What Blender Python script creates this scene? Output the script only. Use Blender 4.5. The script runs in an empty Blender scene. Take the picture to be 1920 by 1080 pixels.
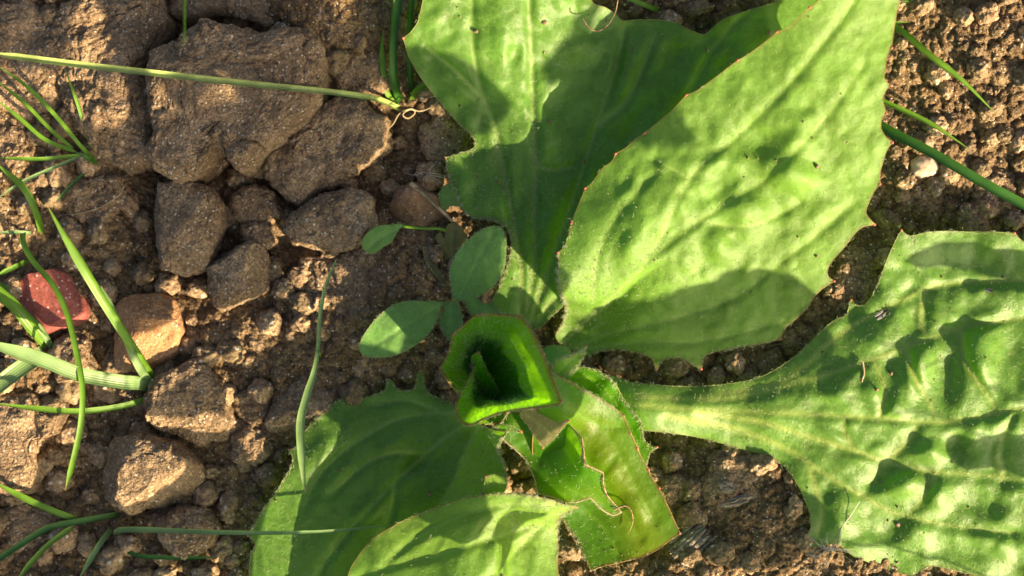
import bpy, bmesh, math, random
import numpy as np
from mathutils import Vector
from mathutils.geometry import delaunay_2d_cdt

# ------------------------------------------------------------------ camera, light, exposure
K = 0.00013            # metres per picture pixel at ground level (the frame is about 25 cm wide)
D = 2400.0             # camera height in the same pixels
SUN_AZ, SUN_EL = 46.0, 25.0   # sun stands to the lower right; degrees below the picture's right-hand direction
sc = bpy.context.scene
C = sc.collection
cam_d = bpy.data.cameras.new('camera'); cam = bpy.data.objects.new('camera', cam_d); C.objects.link(cam)
cam.location = (0, 0, D*K); cam.rotation_euler = (0, 0, 0)
cam_d.sensor_width = 36; cam_d.lens = 36*D/1920
cam_d.clip_start = 0.01; cam_d.clip_end = 50
cam_d.dof.use_dof = True; cam_d.dof.focus_distance = (D-110)*K; cam_d.dof.aperture_fstop = 9.0
sc.camera = cam
world = bpy.data.worlds.new('World'); sc.world = world; world.use_nodes = True
wn = world.node_tree; wn.nodes.clear()
sky = wn.nodes.new('ShaderNodeTexSky'); sky.sky_type = 'NISHITA'; sky.sun_disc = False
az = math.radians(SUN_AZ); el = math.radians(SUN_EL)
sdir = Vector((math.cos(az)*math.cos(el), -math.sin(az)*math.cos(el), math.sin(el)))
sky.dust_density = 5.0; sky.ozone_density = 0.4; sky.sun_elevation = el; sky.sun_rotation = math.atan2(sdir.x, sdir.y)
bg = wn.nodes.new('ShaderNodeBackground'); bg.inputs[1].default_value = 0.062
wo = wn.nodes.new('ShaderNodeOutputWorld')
wn.links.new(sky.outputs[0], bg.inputs[0]); wn.links.new(bg.outputs[0], wo.inputs[0])
sun_d = bpy.data.lights.new('sun', 'SUN'); sun_d.energy = 5.0; sun_d.angle = math.radians(0.53); sun_d.color = (1.0, 0.78, 0.49)
sun = bpy.data.objects.new('sun', sun_d); C.objects.link(sun)
sun.rotation_euler = sdir.to_track_quat('Z', 'Y').to_euler(); sun.location = sdir*2
sc.view_settings.view_transform = 'Standard'; sc.view_settings.look = 'None'
sc.view_settings.exposure = 1.6; sc.view_settings.gamma = 1.0; sc.view_settings.use_curve_mapping = False
sc.render.engine = 'CYCLES'
sc.cycles.max_bounces = 8; sc.cycles.transparent_max_bounces = 8
sc.cycles.use_denoising = True

rng = np.random.default_rng(7)
random.seed(7)

# ------------------------------------------------------------------ numeric helpers
def W(x, y, h):
    """picture position + height above the ground (pixels) -> metres"""
    x = np.asarray(x, float); y = np.asarray(y, float); h = np.asarray(h, float)+0*x
    s = (D-h)/D
    return np.stack([(x-960)*s*K, -(y-540)*s*K, h*K], -1)

def _hash(ix, iy, iz, seed):
    h = (ix.astype(np.int64)*374761393 + iy.astype(np.int64)*668265263 + iz.astype(np.int64)*2147483647 + seed*974634777) & 0xffffffff
    h = ((h ^ (h >> 13))*1274126177) & 0xffffffff
    h = ((h ^ (h >> 15))*2246822519) & 0xffffffff
    h = h ^ (h >> 16)
    return (h & 0xffffff)/float(0xffffff)

def vnoise(p, seed=0):
    """value noise, -1..1"""
    f = np.floor(p); t = p-f; t = t*t*t*(t*(t*6-15)+10); f = f.astype(np.int64)
    r = 0
    for dx in (0, 1):
        wx = t[:, 0] if dx else 1-t[:, 0]
        for dy in (0, 1):
            wy = t[:, 1] if dy else 1-t[:, 1]
            for dz in (0, 1):
                wz = t[:, 2] if dz else 1-t[:, 2]
                r = r + wx*wy*wz*_hash(f[:, 0]+dx, f[:, 1]+dy, f[:, 2]+dz, seed)
    return r*2-1

def fbm(p, octv=4, seed=0, gain=0.5):
    a, s, r = 1.0, 0.0, 0
    for k in range(octv):
        r = r + a*vnoise(p*(2.03**k)+k*17.3, seed+k); s += a; a *= gain
    return r/s

def worley(p, seed=0, flat=False):
    """distance to the nearest feature point and to the second one"""
    f = np.floor(p).astype(np.int64); fr = p-f
    d1 = np.full(len(p), 9.0); d2 = d1.copy()
    for dx in (-1, 0, 1):
        for dy in (-1, 0, 1):
            for dz in ((0,) if flat else (-1, 0, 1)):
                cx, cy, cz = f[:, 0]+dx, f[:, 1]+dy, f[:, 2]+dz
                qx = dx+_hash(cx, cy, cz, seed)-fr[:, 0]; qy = dy+_hash(cx, cy, cz, seed+1)-fr[:, 1]
                qz = 0 if flat else dz+_hash(cx, cy, cz, seed+2)-fr[:, 2]
                d = np.sqrt(qx*qx+qy*qy+qz*qz)
                d2 = np.minimum(d2, np.maximum(d1, d)); d1 = np.minimum(d1, d)
    return d1, d2

def P3(x, y, z=0.0):
    x = np.asarray(x, float)
    return np.stack([x, np.asarray(y, float)+0*x, 0*x+z], -1)

def crumbly(p, cell, seed, flat=False):
    """rounded grains packed together, about 0..1"""
    d1, d2 = worley(p/cell, seed, flat)
    return np.sqrt(np.clip(1-(d1/0.85)**2, 0, 1))*0.75+np.clip((d2-d1)*1.2, 0, .25)

class Rbf:
    """thin plate spline through (x, y, value)"""
    def __init__(s, pts):
        a = np.array(pts, float); s.c = a[:, :2]/300.; v = a[:, 2]; n = len(a)
        r = np.linalg.norm(s.c[:, None]-s.c[None], axis=-1)
        A = np.zeros((n+3, n+3)); A[:n, :n] = s.k(r)+np.eye(n)*1e-4; A[:n, n] = 1; A[:n, n+1:] = s.c
        A[n, :n] = 1; A[n+1:, :n] = s.c.T
        s.w = np.linalg.lstsq(A, np.r_[v, 0, 0, 0], rcond=None)[0]
    def k(s, r): return np.where(r > 0, r*r*np.log(np.maximum(r, 1e-9)), 0)
    def __call__(s, x, y):
        q = np.stack([x, y], -1)/300.; n = len(s.c)
        r = np.linalg.norm(q[:, None]-s.c[None], axis=-1)
        return s.k(r)@s.w[:n]+s.w[n]+q@s.w[n+1:]

def seg_dist(x, y, poly, closed=False):
    """distance of points to a polyline, with the position along it (0..1)"""
    P = np.array([q[:2] for q in poly], float)
    if closed: P = np.vstack([P, P[:1]])
    d = np.full(len(x), 1e9); u = np.zeros(len(x)); L = np.r_[0, np.cumsum(np.linalg.norm(np.diff(P, axis=0), axis=1))]
    for i in range(len(P)-1):
        a, b = P[i], P[i+1]; ab = b-a; l2 = max(ab@ab, 1e-9)
        t = np.clip(((x-a[0])*ab[0]+(y-a[1])*ab[1])/l2, 0, 1)
        q = np.hypot(x-a[0]-t*ab[0], y-a[1]-t*ab[1]); m = q < d
        d = np.where(m, q, d); u = np.where(m, (L[i]+t*math.sqrt(l2))/L[-1], u)
    return d, u

def inside(x, y, poly):
    P = np.array([q[:2] for q in poly], float); r = np.zeros(len(x), bool); j = len(P)-1
    for i in range(len(P)):
        a, b = P[i], P[j]
        with np.errstate(divide='ignore', invalid='ignore'):
            m = ((a[1] > y) != (b[1] > y)) & (x < (b[0]-a[0])*(y-a[1])/(b[1]-a[1])+a[0])
        r ^= m; j = i
    return r

def catmull(P, step, closed=False):
    P = [np.array(p, float) for p in P]; n = len(P); out = []
    for i in range(n if closed else n-1):
        p1, p2 = P[i], P[(i+1) % n]
        p0 = P[i-1] if (closed or i > 0) else 2*p1-p2
        p3 = P[(i+2) % n] if (closed or i < n-2) else 2*p2-p1
        m = max(1, int(np.linalg.norm((p2-p1)[:2])/step))
        for k in range(m):
            t = k/m
            out.append(.5*((2*p1)+(-p0+p2)*t+(2*p0-5*p1+4*p2-p3)*t*t+(-p0+3*p1-3*p2+p3)*t**3))
    if not closed: out.append(P[-1])
    return np.array(out)

def outline(pts, step=5.0):
    """closed outline; a point with a third value is a tooth tip (a sharp corner)"""
    n = len(pts); corners = [i for i, p in enumerate(pts) if len(p) > 2]
    if not corners: return catmull([p[:2] for p in pts], step, True)
    out = []
    for a, b in zip(corners, corners[1:]+[corners[0]+n]):
        run = [pts[i % n][:2] for i in range(a, b+1)]
        out.extend(catmull(run, step)[:-1])
    return np.array(out)

# ------------------------------------------------------------------ object helpers
def link(o, parent=None):
    C.objects.link(o)
    if parent is not None: o.parent = parent
    return o

def tag(o, label=None, cat=None, group=None, kind=None):
    if label: o['label'] = label
    if cat: o['category'] = cat
    if group: o['group'] = group
    if kind: o['kind'] = kind
    return o

def make_mesh(name, V, F, smooth=True, attrs=None):
    V = np.asarray(V, np.float32); me = bpy.data.meshes.new(name)
    F = np.asarray(F, np.int32); nf, k = F.shape
    me.vertices.add(len(V)); me.vertices.foreach_set('co', V.ravel())
    me.loops.add(nf*k); me.loops.foreach_set('vertex_index', F.ravel())
    me.polygons.add(nf); me.polygons.foreach_set('loop_start', np.arange(0, nf*k, k, dtype=np.int32))
    me.polygons.foreach_set('use_smooth', np.full(nf, smooth))
    me.update(calc_edges=True)
    for nme, v in (attrs or {}).items():
        a = me.attributes.new(nme, 'FLOAT', 'POINT'); a.data.foreach_set('value', np.asarray(v, np.float32))
    return me

def obj(name, V, F, mat, parent=None, origin=None, smooth=True, attrs=None):
    """origin in metres: verts are stored relative to it; children keep their parent's origin"""
    og = np.array(origin if origin is not None else (parent['_o'] if parent is not None and '_o' in parent else (0, 0, 0)), float)
    me = make_mesh(name, np.asarray(V)-og, F, smooth, attrs); me.materials.append(mat)
    o = bpy.data.objects.new(name, me); link(o, parent)
    o['_o'] = [float(v) for v in og]
    if parent is None: o.location = og
    return o

def thing(name, at, label, cat, group=None):
    o = bpy.data.objects.new(name, None); o.empty_display_size = 0.01; link(o)
    w = W(*[np.array(float(v)) for v in at]); o.location = w; o['_o'] = [float(v) for v in w]
    return tag(o, label, cat, group)

# ------------------------------------------------------------------ materials
def nt(name):
    m = bpy.data.materials.new(name); m.use_nodes = True; t = m.node_tree; t.nodes.clear(); return m, t
def N(t, typ, **kw):
    n = t.nodes.new(typ)
    for k, v in kw.items():
        if k == 'inp':
            for i, val in v.items():
                if isinstance(val, bpy.types.NodeSocket): t.links.new(val, n.inputs[i])
                else: n.inputs[i].default_value = val
        else: setattr(n, k, v)
    return n
def ramp(t, fac, stops):
    r = N(t, 'ShaderNodeValToRGB', inp={0: fac}); e = r.color_ramp.elements
    while len(e) > 1: e.remove(e[0])
    e[0].position = stops[0][0]; e[0].color = (*stops[0][1], 1)
    for p, c in stops[1:]:
        k = e.new(p); k.color = (*c, 1)
    return r.outputs[0]
def pxcoord(t, rnd=True):
    """object coordinates counted in pixels, shifted per object"""
    tc = N(t, 'ShaderNodeTexCoord').outputs['Object']
    v = N(t, 'ShaderNodeVectorMath', operation='SCALE', inp={0: tc, 'Scale': 1/K}).outputs[0]
    if rnd:
        oi = N(t, 'ShaderNodeObjectInfo').outputs['Random']
        m = N(t, 'ShaderNodeMath', operation='MULTIPLY', inp={0: oi, 1: 900.0}).outputs[0]
        v = N(t, 'ShaderNodeVectorMath', operation='ADD', inp={0: v, 1: m}).outputs[0]
    return v
def noise(t, v, size, detail=3, rough=.55):
    return N(t, 'ShaderNodeTexNoise', inp={'Vector': v, 'Scale': 1/size, 'Detail': detail, 'Roughness': rough}).outputs[0]
def mixc(t, fac, a, b, mode='MIX'):
    n = N(t, 'ShaderNodeMix', data_type='RGBA', blend_type=mode, clamp_factor=True)
    for i, val in ((0, fac), (6, a), (7, b)):
        if isinstance(val, bpy.types.NodeSocket): t.links.new(val, n.inputs[i])
        else: n.inputs[i].default_value = val if i == 0 else (*val, 1)
    return n.outputs[2]
def mth(t, op, a, b=0.0, c=0.0, clamp=False):
    return N(t, 'ShaderNodeMath', operation=op, use_clamp=clamp, inp={0: a, 1: b, 2: c}).outputs[0]

def soil_mat(name, dark, mid, light, speck=1.0, relief=1.0, rnd=True, fine=1.0):
    m, t = nt(name); v = pxcoord(t, rnd)
    n1 = noise(t, v, 60, 4); n2 = noise(t, v, 9, 4, .65); n3 = noise(t, v, 2.2*fine, 2, .7)
    f = mth(t, 'ADD', mth(t, 'MULTIPLY', n1, .55), mth(t, 'MULTIPLY', n2, .45))
    col = ramp(t, f, [(.36, dark), (.5, mid), (.66, light)])
    col = mixc(t, mth(t, 'MULTIPLY', mth(t, 'GREATER_THAN', n3, .58), .6), col, tuple(c*.45 for c in dark))
    vo = N(t, 'ShaderNodeTexVoronoi', feature='F1', inp={'Vector': v, 'Scale': 1/6.5})
    sp = mth(t, 'LESS_THAN', vo.outputs['Distance'], .3)
    pick = N(t, 'ShaderNodeSeparateColor', inp={0: vo.outputs['Color']}).outputs[0]
    g = mth(t, 'MULTIPLY', sp, mth(t, 'GREATER_THAN', pick, 1-.24*speck))
    col = mixc(t, mth(t, 'MULTIPLY', g, .8), col, (.60, .54, .45))
    vo2 = N(t, 'ShaderNodeTexVoronoi', feature='F1', inp={'Vector': v, 'Scale': 1/11.0})
    pk2 = N(t, 'ShaderNodeSeparateColor', inp={0: vo2.outputs['Color']}).outputs[1]
    g2 = mth(t, 'MULTIPLY', mth(t, 'LESS_THAN', vo2.outputs['Distance'], .2), mth(t, 'GREATER_THAN', pk2, .8))
    col = mixc(t, mth(t, 'MULTIPLY', g2, .6), col, (.35, .13, .05))
    gv = N(t, 'ShaderNodeTexVoronoi', feature='F1', inp={'Vector': v, 'Scale': 1/(4.2*fine)})
    gr = N(t, 'ShaderNodeSeparateColor', inp={0: gv.outputs['Color']}).outputs[2]
    gm = mth(t, 'ADD', mth(t, 'MULTIPLY', gr, .5*min(1, relief)), 1-.26*min(1, relief))
    gcol = N(t, 'ShaderNodeCombineColor', inp={0: gm, 1: gm, 2: gm}).outputs[0]
    col = mixc(t, 1.0, col, gcol, 'MULTIPLY')
    b0 = N(t, 'ShaderNodeBump', inp={'Strength': .7*relief, 'Distance': 3.0*K, 'Height': mth(t, 'SUBTRACT', 1.0, gv.outputs['Distance'])})
    b1 = N(t, 'ShaderNodeBump', inp={'Strength': .9*relief, 'Distance': 5.0*K, 'Height': n2, 'Normal': b0.outputs[0]})
    b2 = N(t, 'ShaderNodeBump', inp={'Strength': .9*relief, 'Distance': 1.6*K, 'Height': n3, 'Normal': b1.outputs[0]})
    b3 = N(t, 'ShaderNodeBump', inp={'Strength': .8*relief, 'Distance': 1.5*K, 'Height': mth(t, 'SUBTRACT', 1.0, vo.outputs['Distance']), 'Normal': b2.outputs[0]})
    p = N(t, 'ShaderNodeBsdfPrincipled', inp={'Base Color': col, 'Roughness': .88, 'Specular IOR Level': .25, 'Normal': b3.outputs[0]})
    o = N(t, 'ShaderNodeOutputMaterial', inp={0: p.outputs[0]}); return m

M = {}
M['soil'] = soil_mat('loam_soil', (.10, .063, .031), (.215, .142, .074), (.355, .242, .13), rnd=False, relief=1.3)
M['clod'] = soil_mat('clod_soil', (.18, .120, .068), (.305, .210, .123), (.45, .325, .195), relief=1.3)
M['soil2'] = soil_mat('crumb_soil', (.11, .076, .042), (.21, .15, .084), (.34, .25, .145), relief=1.3)
M['orange'] = soil_mat('orange_stone', (.30, .15, .065), (.44, .235, .11), (.52, .32, .18), speck=.6, relief=.7)
M['brownstone'] = soil_mat('brown_stone', (.14, .08, .042), (.24, .145, .08), (.34, .22, .13), speck=.4, relief=.6)
M['red'] = soil_mat('red_stone', (.20, .055, .042), (.30, .085, .068), (.38, .15, .12), speck=.5, relief=.22, fine=2.0)
M['white'] = soil_mat('cream_pebble', (.55, .40, .28), (.68, .54, .41), (.78, .68, .56), speck=0, relief=.12, fine=3.0)
M['wood'] = soil_mat('weathered_wood', (.13, .105, .08), (.23, .19, .15), (.36, .32, .27), speck=.2, relief=.7)

def leaf_mat(name, base, vein, trans, yellow=(.21, .275, .004), tr=.38, rough=.42, spec=.45, gran=1.0, red=(.22, .03, .03)):
    m, t = nt(name); v = pxcoord(t)
    at = lambda n: N(t, 'ShaderNodeAttribute', attribute_name=n).outputs['Fac']
    n1 = noise(t, v, 70, 3); n2 = noise(t, v, 12, 4, .6); n3 = noise(t, v, 2.6, 2, .7)
    k = mth(t, 'ADD', mth(t, 'MULTIPLY', n1, .6), mth(t, 'MULTIPLY', n2, .4))
    col = ramp(t, k, [(.35, tuple(c*.72 for c in base)), (.5, base), (.66, tuple(min(1, c*1.3) for c in base))])
    col = mixc(t, at('tint'), col, yellow)
    vn = N(t, 'ShaderNodeTexVoronoi', feature='DISTANCE_TO_EDGE', inp={'Vector': v, 'Scale': 1/16.0}).outputs['Distance']
    net = mth(t, 'MULTIPLY', mth(t, 'LESS_THAN', vn, .045), .22)
    col = mixc(t, net, col, vein)
    col = mixc(t, mth(t, 'MULTIPLY', at('vein'), .9), col, vein)
    sp = N(t, 'ShaderNodeTexVoronoi', feature='F1', inp={'Vector': v, 'Scale': 1/5.5})
    pk = N(t, 'ShaderNodeSeparateColor', inp={0: sp.outputs['Color']}).outputs[0]
    g = mth(t, 'MULTIPLY', mth(t, 'LESS_THAN', sp.outputs['Distance'], .17), mth(t, 'GREATER_THAN', pk, .80))
    col = mixc(t, mth(t, 'MULTIPLY', g, .55), col, (.42, .50, .25))
    du = noise(t, v, 34, 5, .7)
    col = mixc(t, mth(t, 'MULTIPLY', mth(t, 'SUBTRACT', du, .55, clamp=True), .6), col, (.36, .33, .20))
    bs = N(t, 'ShaderNodeTexVoronoi', feature='F1', inp={'Vector': v, 'Scale': 1/38.0})
    bk = N(t, 'ShaderNodeSeparateColor', inp={0: bs.outputs['Color']}).outputs[0]
    bm_ = mth(t, 'MULTIPLY', mth(t, 'LESS_THAN', mth(t, 'ADD', bs.outputs['Distance'], mth(t, 'MULTIPLY', n3, .06)), .085), mth(t, 'GREATER_THAN', bk, .93))
    col = mixc(t, mth(t, 'MULTIPLY', bm_, .8), col, (.09, .06, .03))
    col = mixc(t, at('edge'), col, red)
    tcol = mixc(t, at('tint'), trans, (.46, .52, .004))
    tcol = mixc(t, mth(t, 'MULTIPLY', at('vein'), .5), tcol, tuple(min(1, c*1.5) for c in trans))
    tcol = mixc(t, at('edge'), tcol, (.35, .08, .03))
    b1 = N(t, 'ShaderNodeBump', inp={'Strength': .35, 'Distance': 3.0*K, 'Height': n2})
    b2 = N(t, 'ShaderNodeBump', inp={'Strength': .5*gran, 'Distance': 1.1*K, 'Height': n3, 'Normal': b1.outputs[0]})
    b3 = N(t, 'ShaderNodeBump', inp={'Strength': .35, 'Distance': 1.2*K, 'Height': mth(t, 'MINIMUM', vn, .2), 'Normal': b2.outputs[0]})
    p = N(t, 'ShaderNodeBsdfPrincipled', inp={'Base Color': col, 'Roughness': rough, 'Specular IOR Level': spec,
          'Normal': b3.outputs[0]})
    tl = N(t, 'ShaderNodeBsdfTranslucent', inp={0: tcol, 'Normal': b1.outputs[0]})
    mx = N(t, 'ShaderNodeMixShader', inp={0: tr, 1: p.outputs[0], 2: tl.outputs[0]})
    N(t, 'ShaderNodeOutputMaterial', inp={0: mx.outputs[0]}); return m

M['leaf'] = leaf_mat('rosette_leaf', (.115, .26, .034), (.31, .46, .11), (.27, .66, .02), tr=.44)
M['leaf_big'] = leaf_mat('rosette_leaf_matt', (.145, .30, .040), (.27, .43, .09), (.29, .64, .02), rough=.48, spec=.4, gran=1.5)
M['leaf_gloss'] = leaf_mat('rosette_leaf_glossy', (.125, .28, .036), (.36, .47, .10), (.27, .62, .02), rough=.36, spec=.55, gran=1.8)
M['leaf_young'] = leaf_mat('rosette_leaf_young', (.062, .195, .008), (.15, .32, .02), (.27, .66, .006), tr=.5)
M['leaf_cup'] = leaf_mat('rosette_leaf_cup', (.05, .165, .012), (.10, .26, .03), (.26, .68, .004), tr=.38)
M['cup_shade'] = leaf_mat('cup_shade_layer', (.06, .17, .02), (.12, .26, .03), (.16, .46, .005), tr=.26)  # for the added layer that keeps light out of the cup
M['leaf_dull'] = leaf_mat('withering_leaf', (.15, .15, .045), (.24, .24, .09), (.30, .30, .05), tr=.3, rough=.6)
M['seedling'] = leaf_mat('seedling_leaf', (.155, .35, .075), (.22, .41, .11), (.25, .5, .08), tr=.3, rough=.5)
M['purple'] = leaf_mat('purple_leaf', (.10, .09, .06), (.15, .13, .08), (.18, .14, .08), tr=.25)

def plain(name, col, rough=.6, tr=0.0, tcol=None, size=20, var=.35, spec=.3):
    m, t = nt(name); v = pxcoord(t); n = noise(t, v, size, 3)
    c = ramp(t, n, [(.35, tuple(x*(1-var) for x in col)), (.65, tuple(min(1, x*(1+var)) for x in col))])
    p = N(t, 'ShaderNodeBsdfPrincipled', inp={'Base Color': c, 'Roughness': rough, 'Specular IOR Level': spec})
    out = p.outputs[0]
    if tr:
        tl = N(t, 'ShaderNodeBsdfTranslucent', inp={0: (*(tcol or col), 1)})
        out = N(t, 'ShaderNodeMixShader', inp={0: tr, 1: out, 2: tl.outputs[0]}).outputs[0]
    N(t, 'ShaderNodeOutputMaterial', inp={0: out}); return m
M['hair'] = plain('leaf_hair', (.52, .58, .40), .5, .45, (.8, .85, .6), var=.1)
M['margin'] = plain('leaf_margin', (.26, .19, .06), .5, .3, (.5, .35, .08), size=30, var=.6)
M['margin_green'] = plain('leaf_margin_green', (.20, .26, .07), .5, .2, (.4, .5, .1), size=40, var=.5)
M['tip'] = plain('tooth_tip', (.42, .10, .07), .4)
M['dry'] = plain('dry_fibre', (.42, .33, .20), .7, .2, (.5, .4, .25))
M['darkdry'] = plain('dark_dry_fibre', (.24, .17, .09), .7, size=6, var=.6)
M['darkfibre'] = plain('brown_fibre', (.16, .11, .06), .7)
M['fluff'] = plain('seed_fluff', (.72, .68, .62), .6, .4, (.8, .78, .72), var=.1)
M['insect'] = plain('insect_body', (.02, .015, .012), .35)
M['wing'] = plain('insect_wing', (.25, .25, .25), .3, .4, (.5, .5, .5))

def blade_mat(name, base, trans, tr=.4, tip=(.34, .20, .09)):
    m, t = nt(name); v = pxcoord(t)
    at = lambda n: N(t, 'ShaderNodeAttribute', attribute_name=n).outputs['Fac']
    n1 = noise(t, v, 40, 3)
    col = ramp(t, n1, [(.35, tuple(c*.75 for c in base)), (.65, tuple(min(1, c*1.25) for c in base))])
    st = mth(t, 'SINE', mth(t, 'MULTIPLY', at('across'), 42.0))
    col = mixc(t, mth(t, 'MULTIPLY', mth(t, 'GREATER_THAN', st, .5), .3), col, tuple(min(1, c*1.5) for c in base))
    col = mixc(t, at('tip'), col, tip)
    b = N(t, 'ShaderNodeBump', inp={'Strength': .35, 'Distance': .6*K, 'Height': st})
    p = N(t, 'ShaderNodeBsdfPrincipled', inp={'Base Color': col, 'Roughness': .38, 'Specular IOR Level': .5, 'Normal': b.outputs[0]})
    tl = N(t, 'ShaderNodeBsdfTranslucent', inp={0: (*trans, 1)})
    mx = N(t, 'ShaderNodeMixShader', inp={0: tr, 1: p.outputs[0], 2: tl.outputs[0]})
    N(t, 'ShaderNodeOutputMaterial', inp={0: mx.outputs[0]}); return m
M['grass'] = blade_mat('grass_blade', (.14, .28, .025), (.34, .62, .03))
M['grass_dark'] = blade_mat('grass_blade_dark', (.05, .16, .025), (.12, .36, .03))
M['grass_straw'] = blade_mat('grass_stem_pale', (.34, .43, .14), (.5, .6, .15), .3)
M['grass_pale'] = blade_mat('grass_blade_pale', (.20, .32, .12), (.35, .55, .15), .35)


# ------------------------------------------------------------------ the ground
LIFT = Rbf([(-200, -100, 20), (200, -100, 30), (600, -80, 25), (1200, -80, 30), (1800, -100, 95), (2100, 100, 90), (1850, 60, 85),
            (1700, 130, 35), (1750, 300, 25), (1900, 330, 20), (1600, 520, 10), (1350, 700, -20), (1150, 680, -35), (1300, 850, -15),
            (1420, 900, 22), (1380, 960, 25), (1500, 1020, 22), (1250, 1050, 15), (1100, 1100, 0), (1700, 1150, 10), (2200, 700, 0), (2150, 1200, 0),
            (100, 150, 5), (250, 300, -30), (430,330,-75),(575,262,-60),(290,330,-65),(620,200,-60),(460,45,-60),(540,290,-70),(420,355,-70),(530,340,-70),(400,440,-60),(520,460,-60), (560, 250, -35), (760, 250, -55), (800, 120, -25), (860, 250, -50), (700, 40, 15),
            (500, 20, 10), (500, 400, -55), (200, 400, -30), (60, 400, -5), (200, 500, -20), (540, 560, -30), (690, 520, -8), (760, 500, -5), (830, 420, -40),
            (480, 650, -12), (600, 640, -15), (700, 700, -30), (820, 680, -55), (500, 880, -45), (430, 920, -40), (150, 780, -35), (120, 900, -45),
            (250, 1000, -30), (50, 1000, -25), (450, 1050, -30), (350, 1150, -20), (0, 800, 0), (0, 600, -5), (700, 900, -40), (900, 1000, -40)])
def ground_h(x, y, fine=True):
    x = np.asarray(x, float); y = np.asarray(y, float)
    xi = np.clip(x, -250, 2250); yi = np.clip(y, -150, 1250)
    h = LIFT(xi, yi); h = np.clip(h, -75, 110)
    far = np.maximum(np.abs(x-960)/1300, np.abs(y-540)/800)
    k = np.clip(2-far, 0, 1)
    h = h*k
    out = np.maximum(np.maximum(-x, x-1920), np.maximum(-y, y-1080)); f1 = np.clip(1-(out-90)/320., 0, 1); f2 = np.clip(1-(out-300)/900., 0, 1)
    h = h+14*f2*fbm(P3(x, y)/130., 3, 5)
    h = h+17*f2*crumbly(P3(x+9*vnoise(P3(x, y)/25., 3), y+9*vnoise(P3(x, y)/25., 4)), 52., 11, True)
    if fine:
        h = h+12*f1*crumbly(P3(x+4*vnoise(P3(x, y)/11., 6), y+4*vnoise(P3(x, y)/11., 8)), 23., 21, True)
        h = h+5.5*f1*crumbly(P3(x, y), 9.5, 31, True)+2.5*f1*fbm(P3(x, y)/7., 2, 41)
    return h

def build_ground():
    def axis(lo, hi, st):
        a = list(np.arange(lo, hi+.1, st)); s = st
        while a[-1] < 9000: s *= 1.045 if s < 40 else 1.35; a.append(a[-1]+s)
        s = st
        while a[0] > -9000: s *= 1.045 if s < 40 else 1.35; a.insert(0, a[0]-s)
        return np.array(a)
    xs = axis(-60, 1980, 3.2); ys = axis(-60, 1140, 3.2); nx, ny = len(xs), len(ys)
    X, Y = np.meshgrid(xs, ys); x, y = X.ravel(), Y.ravel()
    h = ground_h(x, y)
    i = np.arange(nx*ny).reshape(ny, nx)
    F = np.stack([i[:-1, :-1].ravel(), i[1:, :-1].ravel(), i[1:, 1:].ravel(), i[:-1, 1:].ravel()], -1)
    o = obj('soil_ground', W(x, y, h), F, M['soil']); tag(o, 'loose brown crumbly garden soil under all the plants', kind='structure')
build_ground()

# ------------------------------------------------------------------ clods, stones, crumbs
_ico = {}
def ico(n):
    if n not in _ico:
        bm = bmesh.new(); bmesh.ops.create_icosphere(bm, subdivisions=n, radius=1)
        V = np.array([v.co[:] for v in bm.verts]); F = np.array([[v.index for v in f.verts] for f in bm.faces]); bm.free(); _ico[n] = (V, F)
    return _ico[n]

def radial(poly, cx, cy, n=360):
    P = np.array([q[:2] for q in poly], float); th = np.arange(n)*2*math.pi/n; R = np.zeros(n)
    for i in range(len(P)):
        a = P[i]-(cx, cy); b = P[(i+1) % len(P)]-(cx, cy); e = b-a
        den = np.cos(th)*e[1]-np.sin(th)*e[0]
        with np.errstate(divide='ignore', invalid='ignore'):
            r = (a[0]*e[1]-a[1]*e[0])/den; s = (a[0]*np.sin(th)-a[1]*np.cos(th))/den
        ok = (s >= -1e-6) & (s <= 1+1e-6) & (r > 0) & np.isfinite(r); R = np.where(ok, np.maximum(R, r), R)
    k = np.ones(5)/5; R = np.convolve(np.r_[R[-2:], R, R[:2]], k, 'valid'); return R

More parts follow.
